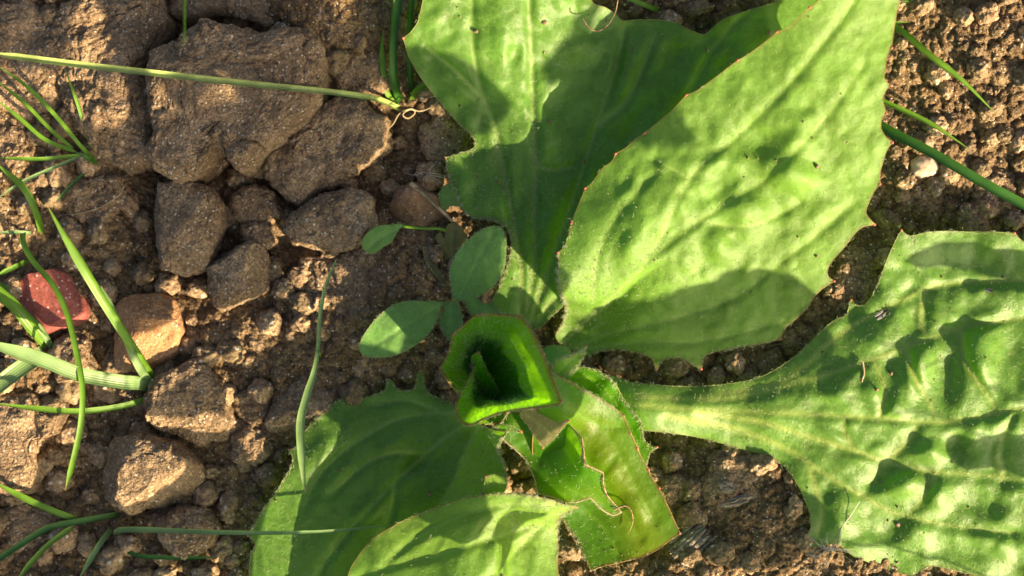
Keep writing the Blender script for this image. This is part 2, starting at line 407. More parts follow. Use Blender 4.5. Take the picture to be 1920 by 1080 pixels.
def clod(name, poly, top, base, label, cat='soil clod', mat='clod', seed=1, sub=6, rough=1.0, flat=.55, boxy=.62, group=None, lump=1.0, facets=0, tilt=(0, 0)):
    P = np.array([q[:2] for q in poly], float); cx, cy = P.mean(0); R = radial(P, cx, cy)
    V, F = ico(sub); th = np.arctan2(V[:, 1], V[:, 0]) % (2*math.pi)
    r0 = np.interp(th/(2*math.pi)*360, np.arange(361), np.r_[R, R[:1]])
    rm = R.mean(); c = np.hypot(V[:, 0], V[:, 1]); hz = (top-base)/2.; zc = (top+base)/2.
    rr = r0*c**boxy
    # below the widest line the clod draws in
    rr = rr*np.where(V[:, 2] < 0, 1+.25*V[:, 2], 1)
    Q = np.stack([np.cos(th)*rr, np.sin(th)*rr, hz*np.sign(V[:, 2])*np.abs(V[:, 2])**flat], -1)
    Q[:, 2] += (Q[:, 0]*tilt[0]+Q[:, 1]*tilt[1])*(V[:, 2] > -.2)
    nrm = V*np.array([1, 1, rm/max(hz, 1)*.8]); nrm /= np.linalg.norm(nrm, axis=1)[:, None]
    if facets:
        r2 = np.random.default_rng(seed)
        for _ in range(facets):
            n = r2.normal(size=3); n[2] = abs(n[2])*.9; n /= np.linalg.norm(n)
            n2 = n*np.array([1/rm, 1/rm, 1/hz]); lim = r2.uniform(.62, .85)
            d = Q@n2; L2 = n2@n2; over = np.clip(d-lim, 0, None); Q = Q-(over/L2)[:, None]*n2*.9
    q = Q+seed*37.7
    disp = lump*rm*.16*fbm(q/(rm*.8), 3, seed)+min(rough, 1.2)*min(1, rm/50)*7*fbm(q/34., 3, seed+50)
    if rough:
        cell = 30*min(1, rm/60)+6
        w = np.stack([vnoise(q/12., seed+5+k) for k in range(3)], -1)*4
        disp = disp+rough*(6.5*(crumbly(q+w, cell, seed+9)-.5)+6.0*(crumbly(q+w*.5, 16., seed+19)-.5)*(.6+.5*vnoise(q/30., seed+3))+4.0*(crumbly(q, 8., seed+23)-.5)+2.5*fbm(q/12., 3, seed+29))
        ck = np.abs(vnoise(q/(rm*.55), seed+33)); disp = disp-rough*6*np.exp(-(ck/.018)**2)*(vnoise(q/30., seed+44) > -.1)
    Q = Q+nrm*disp[:, None]
    s = (D-zc)/D
    og = W(np.array(cx), np.array(cy), np.array(zc))
    Wv = np.stack([Q[:, 0]*s, -Q[:, 1]*s, Q[:, 2]], -1)*K+og
    o = obj(name, Wv, F[:, ::-1], M[mat], origin=og); tag(o, label, cat, group); return o

CL = []
def cl(poly, top, base, label, **kw):
    CL.append(poly); clod(kw.pop('name', 'soil_clod'), poly, top, base, label, seed=len(CL), **kw)

cl([(300,105),(345,88),(400,52),(430,66),(500,76),(540,70),(590,64),(611,90),(616,130),(606,190),(580,228),(530,268),(492,298),(480,318),(458,324),(442,312),(436,286),(405,280),(386,292),(388,334),(350,343),(315,325),(290,295),(309,255),(296,210),(292,150)],
   120, -60, 'largest flat-topped soil clod, notched at its lower edge, under the long horizontal grass stem', sub=7, flat=.32, boxy=.3, rough=.9, lump=.3)
cl([(505,290),(530,262),(565,235),(590,215),(640,188),(690,190),(702,215),(728,225),(726,280),(690,312),(640,342),(572,376),(535,350),(512,325)],
   45, -70, 'lumpy shaded soil clod tucked beneath the lower right edge of the largest clod', flat=.5, rough=1.2, lump=1.3)
cl([(540,430),(560,400),(600,370),(660,358),(697,374),(707,420),(690,455),(650,476),(600,466),(552,456)],
   50, -50, 'pointed grey brown soil clod left of the small stalked seedling leaf', flat=.5, lump=1.1, rough=.8)
cl([(275,390),(300,352),(350,342),(400,352),(422,388),(419,430),(400,470),(388,502),(350,521),(300,502),(272,460)],
   80, -45, 'rounded blocky soil clod directly below the notch of the largest clod', flat=.5, rough=.6, lump=.7, facets=4)
cl([(398,480),(410,455),(450,449),(490,463),(506,500),(511,547),(480,582),(440,602),(405,572),(394,530)],
   55, -45, 'wedge shaped soil clod right of the orange brown stone, narrow end down', flat=.5, rough=.6, facets=3)
cl([(212,575),(235,562),(262,555),(300,550),(325,562),(346,618),(336,652),(312,704),(262,704),(214,690)],
   70, -30, 'orange brown sunlit stone behind the base of the wide-bladed grass', name='orange_stone', cat='stone', mat='orange', rough=.35, lump=.6, facets=4, flat=.42, boxy=.45)
cl([(300,712),(318,690),(345,678),(385,682),(418,716),(434,790),(420,826),(370,832),(320,816),(278,790),(284,745)],
   65, -40, 'soil clod with a sunlit crumbly lower edge, below the orange stone', rough=1.0, flat=.48, lump=.8, facets=2)
cl([(168,900),(190,850),(214,822),(270,814),(330,828),(376,868),(379,922),(340,952),(250,956),(192,935)],
   75, -35, 'big rounded soil clod with one sunlit patch on top, left of the bottom leaf', rough=.75, flat=.48, lump=.8, facets=3)
cl([(-50,735),(20,742),(66,742),(92,760),(126,775),(118,812),(80,822),(72,850),(80,880),(70,915),(30,922),(-50,880)],
   40, -40, 'broad sunlit soil mass cut by the left edge of the photo', rough=1.1, flat=.35, boxy=.4)
cl([(298,972),(340,946),(392,954),(416,985),(402,1020),(360,1042),(310,1020)], 40, -50, 'grey soil clod under the bent grass blade near the bottom edge', rough=.9)
cl([(503,792),(528,732),(578,696),(632,704),(652,745),(612,790),(560,828),(513,822)], 40, -55, 'soil clod lying behind the upright grass blade at the bottom leaf tip', rough=.8, facets=3)
cl([(440,815),(470,800),(505,815),(508,845),(480,868),(446,862)], 20, -45, 'small round soil clod between the sunlit-edged clod and the bottom leaf', sub=5)
cl([(730,392),(744,356),(788,338),(832,360),(838,400),(800,425),(750,420)], 30, -40, 'smooth brown stone beneath the withered seedling straw', name='brown_stone', cat='stone', mat='brownstone', rough=.3, lump=.5, facets=3)
cl([(565,480),(640,478),(720,455),(800,450),(828,490),(815,560),(760,580),(690,590),(620,570),(575,540)], 12, -60, 'low wide soil mass between the stalked seedling leaf and the two oval leaves', rough=1.2, flat=.4, lump=1.2)
cl([(-60,20),(60,4),(120,60),(150,110),(130,190),(60,230),(-60,200)], 60, -40, 'soil clod in the top left corner above the long grass stem', rough=1.2, flat=.4)
cl([(110,30),(200,-30),(300,-20),(318,60),(300,90),(270,130),(290,170),(300,250),(298,300),(250,318),(200,290),(150,240),(120,160)], 62, -40,
   'large soil clod with dappled sun, left neighbour of the largest clod', rough=1.3, flat=.4, sub=7, boxy=.45)
cl([(345,-60),(480,-70),(560,-20),(545,25),(510,60),(470,40),(420,28),(360,42),(322,30)], 35, -50, 'soil clod above the dark hollow at the top edge', rough=1.2, flat=.45)
cl([(560,-40),(640,-50),(712,-20),(716,30),(680,70),(640,84),(600,55),(565,40)], 45, -40, 'soil clod between the top edge and the upright green stems', rough=1.1, flat=.45)
cl([(640,95),(700,80),(740,110),(745,165),(700,180),(640,172),(625,135)], 15, -55, 'small soil clod right of the largest clod, beneath the grass stem', rough=1.1, sub=5)
cl([(120,330),(180,320),(235,335),(245,380),(205,420),(140,415),(100,380)], 20, -50, 'shaded soil clod below the base of the fine grass tuft', rough=1.2)
cl([(-40,225),(20,218),(60,245),(66,300),(40,350),(-40,350)], 35, -40, 'sunlit soil clod at the left edge among the fine grass blades', rough=1.2)
cl([(-40,400),(15,395),(40,430),(52,480),(20,510),(-40,500)], 28, -40, 'sunlit soil clod at the left edge above the red stone', rough=1.2)
cl([(440,365),(480,345),(520,360),(528,400),(500,425),(460,420),(436,395)], 0, -60, 'dark round soil clod deep in the hollow left of the pointed clod', rough=.8, sub=5)
cl([(455,425),(480,412),(512,425),(515,455),(490,472),(462,462)], 12, -50, 'little knobbly soil clod above the wedge shaped clod', rough=.9, sub=5)
cl([(34,540),(60,512),(108,502),(150,525),(182,572),(188,596),(150,613),(112,618),(92,628),(68,612),(42,585)],
   62, -20, 'dull red angular stone at the left, crossed by an arching grass blade', name='red_stone', cat='stone', mat='red', rough=.12, lump=.25, facets=9, flat=.42, boxy=.5)
cl([(108,640),(140,618),(165,640),(178,690),(150,712),(115,706),(98,670)], 38, -30, 'sunlit crumbly soil clod just below the red stone', rough=1.3, sub=5)
cl([(1706,302),(1722,291),(1744,293),(1758,308),(1761,322),(1748,334),(1722,337),(1708,326)], 62, 22, 'small cream coloured pebble on the soil right of the big leaf', name='cream_pebble', cat='pebble', mat='white', rough=0, lump=.15, sub=5, flat=.9, boxy=.95)
cl([(1555,520),(1590,498),(1628,512),(1636,550),(1610,580),(1572,574),(1550,548)], 52, 0, 'sunlit soil clod in the gap between the big leaf and the right leaf', rough=1.1)
cl([(1560,478),(1600,462),(1640,470),(1650,500),(1615,512),(1575,500)], 44, 0, 'small soil clod touching the toothed edge of the big leaf', rough=1.1, sub=5)
cl([(1790,400),(1812,386),(1840,400),(1852,430),(1830,446),(1796,440)], 60, 10, 'angular little soil clod just above the upper edge of the right leaf', rough=1.0, sub=5)
cl([(1705,350),(1740,345),(1760,372),(1745,402),(1700,405),(1685,375)], 48, 5, 'crumbly soil clod directly below the cream pebble', rough=1.3, sub=5)
cl([(1830,330),(1880,320),(1905,350),(1890,395),(1845,400),(1820,365)], 52, 5, 'dark soil clod beneath the widest grass blade at the right', rough=1.2, sub=5)
cl([(1640,150),(1690,135),(1740,150),(1760,190),(1720,215),(1660,205)], 45, 0, 'soil clod below the uppermost right grass blade beside the big leaf', rough=1.3, sub=5)
cl([(1270,955),(1300,935),(1318,955),(1322,985),(1290,998),(1262,985)], 48, 0, 'rounded soil clod beside the pointed tip of the yellow leaf', rough=.8, sub=5)
cl([(1290,905),(1270,890),(1240,892),(1228,920),(1250,945),(1280,938)], 35, -20, 'rough grey soil clod touching the right margin of the yellow leaf', rough=1.1, sub=5)
cl([(1330,860),(1400,850),(1450,880),(1478,940),(1478,1000),(1420,1035),(1345,1010),(1318,950),(1310,900)], 45, -30,
   'flat shaded soil mass filling the bay of the right leaf', rough=.8, flat=.35, boxy=.45, lump=.7)
cl([(1130,1070),(1180,1048),(1240,1050),(1262,1085),(1200,1120),(1140,1110)], 35, -20, 'sunlit soil clod under the lower tip of the yellow leaf', rough=1.3, sub=5)
cl([(1440,1060),(1490,1038),(1540,1045),(1555,1085),(1500,1110),(1445,1100)], 45, -10, 'sunlit gritty soil clod beside the white fluff', rough=1.3, sub=5)
cl([(690,640),(715,662),(712,700),(680,715),(655,695),(660,655)], 5, -55, 'soil clod partly under the lower oval seedling leaf', rough=1.0, sub=5)
cl([(785,240),(830,215),(870,240),(880,285),(850,315),(800,300)], -5, -70, 'shaded soil clod in the hollow left of the top leaf', rough=1.1, sub=5)
cl([(440,740),(470,725),(505,745),(508,780),(478,796),(448,785)], 15, -45, 'pair of fused small soil lumps right of the sunlit-edged clod', rough=1.0, sub=5, lump=1.6)
cl([(0,960),(60,940),(120,965),(110,1010),(50,1030),(-10,1010)], 5, -50, 'shaded soil clod under the grass fan in the bottom left corner', rough=1.1, sub=5)

# leaf outlines are needed for keeping crumbs off hidden ground
A_OUT = [(925,569),(935,543),(944,516),(956,480),(958,440),(940,420),(918,411),(888,408),(867,391),(855,362),(845,338),(838,314),(836,295,1),(864,287),(885,280),(891,268),(882,250),(858,229),(817,182),(787,142),(767,107),
         (756,71,1),(770,60),(784,38),(792,5),(806,-60),(870,-130),(1000,-150),(1080,-70),(1107,0),(1135,14),(1155,27),(1167,39),(1190,37),(1226,37),(1262,41),(1285,52),(1308,62),(1322,64),(1340,48),(1362,33),(1400,20),(1460,2),(1520,-25),
         (1570,20),(1500,130),(1380,300),(1240,440),(1120,520),(1060,570),(1035,592),(1010,616),(975,615)]
B_OUT = [(1041,634),(1055,604),(1062,575),(1049,545),(1046,515),(1048,490),(1046,474,1),(1056,465),(1066,440),(1071,418,1),(1080,395),(1090,372),(1097,353,1),(1112,340),(1130,315),(1148,302),(1154,288,1),(1172,278),(1190,262),(1208,250,1),
         (1230,232),(1262,205),(1287,178,1),(1310,168),(1345,142),(1383,113,1),(1405,100),(1430,82),(1456,60,1),(1480,50),(1518,14,1),(1535,0),(1570,-60),(1620,-150),(1680,-260),(1705,-150),(1698,-60),(1687,0),(1680,30),(1675,65),(1672,90,1),(1664,105),(1660,130),(1659,148),(1670,160,1),(1660,172),(1656,190),
         (1662,213,1),(1654,222),(1652,240),(1661,256),(1673,267,1),(1664,280),(1656,303),(1650,325),(1650,345,1),(1640,358),(1630,378),(1624,400),(1640,421,1),(1615,427),(1598,445),(1582,465),(1562,488),(1552,505),(1553,518),(1564,527,1),(1540,543),(1524,560),(1513,578),(1495,596),(1480,608),
         (1470,620),(1463,636,1),(1430,644),(1395,650),(1360,656),(1330,663),(1319,672),(1315,692,1),(1302,686),(1280,673),(1262,671),(1243,676),(1231,693,1),(1224,676),(1210,666),(1190,660),(1150,655),(1120,660),(1100,668),(1070,655)]
C_OUT = [(1140,706),(1180,716),(1225,721),(1300,725),(1375,718),(1425,707),(1465,686),(1500,660),(1530,630),(1562,602),(1585,592),(1592,575),(1596,562,1),(1606,572),(1620,572),(1634,556),(1645,535),(1656,505),(1668,475),(1680,450),(1690,431,1),
         (1700,440),(1710,442),(1735,436),(1770,433),(1820,434),(1870,435),(1902,437,1),(1915,450),(1950,470),(2050,470),(2160,560),(2230,720),(2190,920),(2050,1080),(1930,1110),(1870,1090),(1825,1078),(1785,1068),(1750,1061),(1732,1066),(1718,1080,1),
         (1690,1075),(1660,1064),(1640,1058),(1600,1042),(1570,1020),(1550,1022),(1530,1026),(1508,1022,1),(1516,1000),(1521,985),(1518,962),(1508,935),(1496,910),(1482,888),(1462,868),(1430,852),(1390,842),(1350,830),(1300,818),(1250,811),(1200,806),(1150,800),(1110,790),(1090,750)]
D_OUT = [(905,797,1),(925,806),(952,809,1),(940,826),(936,845),(944,868),(952,893,1),(935,903),(905,925),(860,980),(800,1080),(740,1190),(640,1270),(530,1230),(480,1150),(468,1085),(469,1045),(478,1020),(464,1004,1),(478,980),(493,955),(512,930),(531,900),(543,880),(549,862),(541,843,1),
         (555,838),(566,815),(580,800),(600,780),(622,760),(640,748),(668,752),(690,744),(715,735),(723,727),(725,711,1),(735,714),(742,727),(755,733),(775,730),(781,715),(782,702),(789,694,1),(795,705),(795,722),(806,738),(830,750),(870,765),(930,770),(960,785)]
E_OUT = [(1082,951,1),(1060,962),(1047,975),(1046,1020),(1047,1080),(1060,1180),(1020,1330),(860,1400),(700,1340),(640,1230),(638,1140),(652,1080),(670,1045),(700,1010),(740,985),(765,972),(795,960),(825,950),(850,940),(880,932),(920,927),(950,925),(975,926),(1000,930),(1030,937),(1055,945)]
F2_OUT = [(1030,700),(1060,712),(1080,722),(1092,731),(1105,737),(1120,745),(1145,760),(1169,779,1),(1174,792),(1182,812,1),(1189,825),(1195,840,1),(1203,858),(1216,880,1),(1222,895),(1236,915,1),(1243,930),(1250,945),(1258,962),(1266,980),(1275,1000,1),(1255,1014),(1240,1025),(1222,1036),(1200,1045),(1180,1050),(1160,1055),(1130,1062),
          (1107,1070,1),(1101,1055),(1095,1045),(1088,1028),(1080,1010),(1070,998),(1060,982),(1048,968),(1055,955),(1060,940),(1020,900),(1000,860),(1000,810),(1010,760),(1015,720)]
F1_OUT = [(960,770),(1000,770),(1040,780),(1070,800),(1090,822,1),(1093,840),(1096,870),(1110,876),(1130,886,1),(1131,905),(1138,928),(1152,945),(1165,960,1),(1150,966),(1128,955),(1108,935),(1095,937),(1080,942),(1060,940),(1030,930),(1010,924),(1003,900),(995,880),(985,862),(968,845),(945,825),(935,805),(945,785)]
LEAVES = [A_OUT, B_OUT, C_OUT, D_OUT, E_OUT, F2_OUT, F1_OUT]

# loose crumbs: one irregular shape per variant, shared by its copies
def crumb_shape(seed, sub):
    V, F = ico(sub); q = V*1.0+seed*11.3
    d = 1+.34*fbm(q*1.3, 3, seed)+.30*(crumbly(q, .7, seed+3)-.5)+.20*(crumbly(q, .36, seed+8)-.5)
    r = np.random.default_rng(seed); sc3 = r.uniform(.78, 1.15, 3)
    return V*d[:, None]*sc3, F
crumb_meshes = []
for k in range(14):
    V, F = crumb_shape(k+1, 4 if k < 10 else 4)
    me = make_mesh('soil_crumb', V*12*K, F); me.materials.append(M['clod'] if k % 2 else M['soil2']); crumb_meshes.append(me)

def hidden(x, y):
    r = np.zeros(len(x), bool)
    for L in LEAVES: r |= inside(x, y, L)
    return r
n = 27000
cx = rng.uniform(-320, 2240, n); cy = rng.uniform(-300, 1380, n)
cr = 3.2+rng.pareto(2.1, n)*5.5; cr = np.clip(cr, 3, 24)
left = cx < 980; cr = np.where(~left, cr*.85, cr)
ok = ~hidden(cx, cy)
for p in CL:
    P = np.array(p, float)[:, :2]; c = P.mean(0); ok &= ~inside((cx-c[0])/.96+c[0], (cy-c[1])/.96+c[1], p)
cx, cy, cr = cx[ok], cy[ok], cr[ok]
for bx, by, br in [(596,668,40),(755,205,45),(845,560,60),(745,615,75),(196,322,30),(78,460,30),(225,975,35),(295,735,30),(720,440,50),(120,640,30),(1733,313,36),(900,590,40),(690,180,40),(770,210,40)]:
    m = (np.hypot(cx-bx, cy-by) > br) | ((cr < 6) & (bx != 1733)); cx, cy, cr = cx[m], cy[m], cr[m]
# thin out overlapping large ones
order = np.argsort(-cr); kept = []
for i in order:
    if cr[i] > 8 and kept:
        k = np.array(kept); 
        if (np.hypot(cx[k]-cx[i], cy[k]-cy[i]) < (cr[k]+cr[i])*.78).any(): continue
    if cr[i] > 8 or len(kept) < 9e9: kept.append(i)
kept = np.array(kept); cx, cy, cr = cx[kept], cy[kept], cr[kept]
ch = ground_h(cx, cy, False)+2
inn = (cx > -15) & (cx < 1935) & (cy > -15) & (cy < 1095); big = inn & (np.cumsum(inn) <= 290)
def region(x, y):
    if x > 1640 and y < 440: return 'small soil crumb on the open ground right of the big leaf', 'crumbs right of the big leaf'
    if x > 1440 and y < 720: return 'small soil crumb in the gap between the big leaf and the right leaf', 'crumbs between the two large leaves'
    if x > 1050 and y < 720: return 'small soil crumb near the upper margin of the top leaf or under the big leaf', 'crumbs along the upper plant edge'
    if x > 1100: return 'small soil crumb in the bay between the yellow leaf and the right leaf', 'crumbs in the lower right bay'
    if y < 340: return 'small soil crumb among the large shaded clods along the top', 'crumbs among the top clods'
    if y < 560: return 'small soil crumb in the dark hollow around the blocky and wedge shaped clods', 'crumbs in the middle hollow'
    if x > 430: return 'small soil crumb between the wedge shaped clod, the oval leaf and the bottom leaf', 'crumbs left of the bottom leaf'
    if y < 760: return 'small soil crumb around the red stone and the orange stone', 'crumbs around the coloured stones'
    return 'small soil crumb around the big rounded clod in the lower left', 'crumbs in the lower left'
for i in np.where(big)[0]:
    x, y, r = cx[i], cy[i], cr[i]
    h = float(ch[i]+r*.5)
    o = bpy.data.objects.new('soil_crumb', crumb_meshes[int(rng.integers(14))]); link(o)
    o.location = W(np.array(x), np.array(y), np.array(h)); s = r/12.*(1-h/D)
    o.scale = (s*rng.uniform(.9, 1.15), s*rng.uniform(.9, 1.15), s*rng.uniform(.75, 1)); o.rotation_euler = tuple(rng.uniform(0, 6.28, 3))
    lb, gp = region(x, y); tag(o, lb, 'soil crumb', gp)
def joined_crumbs(idx, sub, name, label, mat):
    Vs, Fs, o0 = [], [], 0; shapes = [crumb_shape(60+k, sub) for k in range(8)]
    for i in idx:
        V, F = shapes[i % 8]; a = rng.uniform(0, 6.28, 2); ca, sa, cb, sb = math.cos(a[0]), math.sin(a[0]), math.cos(a[1]), math.sin(a[1])
        R = np.array([[ca, -sa, 0], [sa, ca, 0], [0, 0, 1]])@np.array([[1, 0, 0], [0, cb, -sb], [0, sb, cb]])
        p = W(cx[i], cy[i], ch[i]+cr[i]*.3); Vs.append(V@R.T*cr[i]*K+p); Fs.append(F+o0); o0 += len(V)
    o = obj(name, np.vstack(Vs), np.vstack(Fs), M[mat]); tag(o, label, kind='stuff')
rest = np.where(~big)[0]
joined_crumbs(rest[:1500], 3, 'loose_soil_crumbs', 'loose small soil crumbs filling the gaps between the clods', 'soil2')
joined_crumbs(rest[1500:10500], 2, 'loose_soil_grains', 'tiny loose soil grains scattered between the clods', 'soil2')

# ------------------------------------------------------------------ leaves
def hairs(parent, co, nr, weights, count, length, rad=.34, lean=.5, outward=None, mat='hair', name='leaf_hairs'):
    """many fine tapered hairs, bent a little, growing from given points (metres)"""
    idx = rng.choice(len(co), count, p=weights/weights.sum())
    b = co[idx]+rng.normal(0, 1.6*K, (count, 3))*np.array([1, 1, 0]); n = nr[idx]
    rd = rng.normal(size=(count, 3)); rd[:, 2] *= .3
    d = n*.55+rd*lean*.6+(outward[idx]*.9 if outward is not None else 0); d /= np.linalg.norm(d, axis=1)[:, None]
    L = length*K*rng.uniform(.45, 1.15, count)
    bend = rng.normal(size=(count, 3)); bend -= (bend*d).sum(1)[:, None]*d
    mid = b+d*(L*.55)[:, None]; tip = b+d*L[:, None]+bend*(L*.16)[:, None]
    u = np.cross(d, rng.normal(size=(count, 3))); u /= np.linalg.norm(u, axis=1)[:, None]; w = np.cross(d, u)
    V = np.empty((count, 7, 3))
    for k in range(3):
        a = k*2.0944; o = (u*math.cos(a)+w*math.sin(a))*rad*K; V[:, k] = b-d*K+o; V[:, 3+k] = mid+o*.7
    V[:, 6] = tip
    f = []
    for k in range(3):
        j = (k+1) % 3; f += [(k, j, 3+j), (k, 3+j, 3+k), (3+k, 3+j, 6)]
    F = (np.arange(count)*7)[:, None, None]+np.array(f)[None]
    o = obj(name, V.reshape(-1, 3), F.reshape(-1, 3), M[mat], parent); tag(o, kind='stuff'); return o

def tube(pts, rad, sides=6, cap=True):
    """pts metres (n,3), rad metres (n)"""
    pts = np.asarray(pts); n = len(pts); T = np.gradient(pts, axis=0); T /= np.maximum(np.linalg.norm(T, axis=1)[:, None], 1e-12)
    up = np.array([0, 0, 1.0]); V = []; prev = None
    for i in range(n):
        u = np.cross(T[i], up)
        if np.linalg.norm(u) < 1e-3: u = prev if prev is not None else np.array([1.0, 0, 0])
        u = u/np.linalg.norm(u)
        if prev is not None and u@prev < 0 and abs(T[i][2]) > .8: u = -u
        prev = u; w = np.cross(u, T[i])
        for k in range(sides):
            a = 2*math.pi*k/sides; V.append(pts[i]+(u*math.cos(a)+w*math.sin(a))*rad[i])
    F = [(i*sides+k, i*sides+(k+1) % sides, (i+1)*sides+(k+1) % sides, (i+1)*sides+k) for i in range(n-1) for k in range(sides)]
    return np.array(V), np.array(F)

def leaf(parent, out, ctrl, veins, mat='leaf', bumps=(), step=4.6, wav=4, wsize=90, groove=5, gw=9, tint=None, edge=.5, edge_w=3.2,
         hair=600, hlen=9, hedge=.6, hvein=.5, hbase=.15, label=None, seed=1, fn=None, name='leaf', margin='margin', mrad=1.0, hmask=None, vw=3.2, tips=True, midrib=None, pillow=0, curl=0, vmask=False):
    B = outline(out, step); nb = len(B); rb = Rbf(ctrl)
    x0, y0 = B.min(0); x1, y1 = B.max(0)
    gx, gy = np.meshgrid(np.arange(x0, x1, step), np.arange(y0, y1, step*.87)); gx = gx+(np.arange(gx.shape[0]) % 2)[:, None]*step/2
    gx = gx.ravel()+rng.uniform(-.6, .6, gx.size); gy = gy.ravel()+rng.uniform(-.6, .6, gy.size)
    m = inside(gx, gy, B); gx, gy = gx[m], gy[m]; dd, _ = seg_dist(gx, gy, B, True); m = dd > step*.6; gx, gy = gx[m], gy[m]
    P = [Vector((a, b)) for a, b in zip(np.r_[B[:, 0], gx], np.r_[B[:, 1], gy])]
    E = [(i, (i+1) % nb) for i in range(nb)]
    rv, _, rf, *_ = delaunay_2d_cdt(P, E, [], 1, 1e-4)
    X = np.array([v[:] for v in rv]); F = np.array([f[:] for f in rf]); x, y = X[:, 0], X[:, 1]
    de, _ = seg_dist(x, y, B, True)
    h = rb(x, y)+wav*fbm(P3(x, y)/wsize, 3, seed*7)+1.0*fbm(P3(x, y)/14., 2, seed*9)
    vd = np.full(len(x), 1e9); vein = np.zeros(len(x))
    for v in veins:
        pts = [q[:2] for q in v]; w = 1.0; 
        d, u = seg_dist(x, y, catmull(pts, 8)); wd = vw*(1.25-.65*u)
        vein = np.maximum(vein, np.exp(-(d/wd)**2)*(1-.35*u)); vd = np.minimum(vd, d)
    h = h-groove*np.exp(-(vd/gw)**2)*np.clip(de/12, 0, 1)
    if pillow: h = h+pillow*(1-np.exp(-(vd/26.)**2))*np.clip(de/40, 0, 1)
    vm = 1-.7*np.exp(-(vd/9.)**2) if vmask else 1
    for (bx, by, rx, ry, ang, amp) in bumps:
        a = math.radians(ang); dx, dy = x-bx, y-by; uu = (dx*math.cos(a)+dy*math.sin(a))/rx; vv = (-dx*math.sin(a)+dy*math.cos(a))/ry
        h = h+vm*amp*np.exp(-(uu**2+vv**2)**1.3)
    if curl: h = h+curl*np.exp(-(de/7.)**2)
    if fn: h = fn(x, y, h, de)
    h = np.maximum(h, -40)
    tips_xy = np.array([p[:2] for p in out if len(p) > 2]) if any(len(p) > 2 for p in out) else np.zeros((0, 2))
    ed = np.exp(-(de/edge_w)**2)*edge
    if len(tips_xy) and tips:
        td = np.min(np.hypot(x[:, None]-tips_xy[:, 0], y[:, None]-tips_xy[:, 1]), axis=1); ed = np.maximum(ed, .95*np.exp(-(td/4.5)**2))
    Vw = W(x, y, h)
    a, b, c = Vw[F[:, 0]], Vw[F[:, 1]], Vw[F[:, 2]]; fnm = np.cross(b-a, c-a); flip = fnm[:, 2].sum() < 0
    if flip: F = F[:, ::-1]; fnm = -fnm
    nr = np.zeros_like(Vw)
    for k in range(3): np.add.at(nr, F[:, k], fnm)
    nr /= np.maximum(np.linalg.norm(nr, axis=1)[:, None], 1e-15)
    tv = np.clip(tint(x, y), 0, 1) if tint else np.zeros(len(x))
    o = obj(name, Vw, F, M[mat], parent, attrs={'vein': vein, 'edge': ed, 'tint': tv})
    if label: o['label'] = label
    # rim of the leaf: a fine cord of real thickness
    bi = np.arange(nb); Bx = Vw[:nb] if len(X) >= nb else Vw
    if mrad:
        ring = np.vstack([Vw[:nb], Vw[:1]])-np.array([0, 0, .4*K]); rr = np.full(nb+1, mrad*K)
        if len(tips_xy) and tips:
            td = np.min(np.hypot(B[:, 0, None]-tips_xy[:, 0], B[:, 1, None]-tips_xy[:, 1]), axis=1); rr[:nb] = K*(mrad+1.5*np.exp(-(td/3.5)**2)); rr[-1] = rr[0]
        V2, F2 = tube(ring, rr, 5); obj('leaf_margin', V2, F2, M[margin], o)
        if len(tips_xy) and tips:
            for q in tips_xy:
                j = int(np.argmin(np.hypot(B[:, 0]-q[0], B[:, 1]-q[1])))
                if not (-20 < q[0] < 1940 and -20 < q[1] < 1100): continue
                c0 = Vw[j]; V3, F3 = ico(2); V3 = V3*np.array([2.6, 2.6, 1.9])*K*rng.uniform(.75, 1.1)+c0; t = obj('tooth_tip', V3, F3, M['tip'], o)
    if midrib is not None:
        pts = catmull(midrib, 12); hh = np.interp(np.arange(len(pts)), [0, len(pts)-1], [0, 0])
        idx = [int(np.argmin(np.hypot(x-q[0], y-q[1]))) for q in pts]
        r = np.linspace(9, 3, len(pts)); c3 = Vw[idx]-np.stack([0*r, 0*r, (r*1.0+1)*K], -1)
        k = 3; c3[:, 2] = np.convolve(np.r_[[c3[0, 2]]*k, c3[:, 2], [c3[-1, 2]]*k], np.ones(2*k+1)/(2*k+1), 'valid')-3*K
        V4, F4 = tube(c3, r*K, 8); obj('midrib', V4, F4, M['margin_green'], o)
    if hair:
        # outward direction near the edge
        gxv = np.zeros((len(x), 3)); cxy = np.zeros((len(x), 2))
        jn = np.argmin(((x[:, None]-B[None, ::3, 0])**2+(y[:, None]-B[None, ::3, 1])**2), axis=1) if len(x)*nb < 4e7 else None
        if jn is not None:
            q = B[::3][jn]; v2 = np.stack([q[:, 0]-x, -(q[:, 1]-y)], -1); l = np.maximum(np.linalg.norm(v2, axis=1), 1e-6)
            gxv[:, :2] = v2/l[:, None]*np.exp(-(de/10.))[:, None]
        w = hbase+hedge*np.exp(-(de/4.)**2)*4+hvein*vein
        if hmask is not None: w = w*hmask(x, y)
        w = w*((x > -30) & (x < 1950) & (y > -30) & (y < 1110)); w = np.maximum(w, 0)+1e-9
        hairs(o, Vw, nr, w, int(hair), hlen, outward=gxv)
    return o

plant = thing('rosette_plant', (980, 720, -30), 'large leafy rosette weed with hairy red-toothed green leaves spreading over the soil', 'plant')

def gmask(*g):
    """g: (x, y, radius, strength) soft spots"""
    def f(x, y):
        r = 0
        for a, b, c, s in g: r = r+s*np.exp(-((x-a)**2+(y-b)**2)/c**2)
        return r
    return f

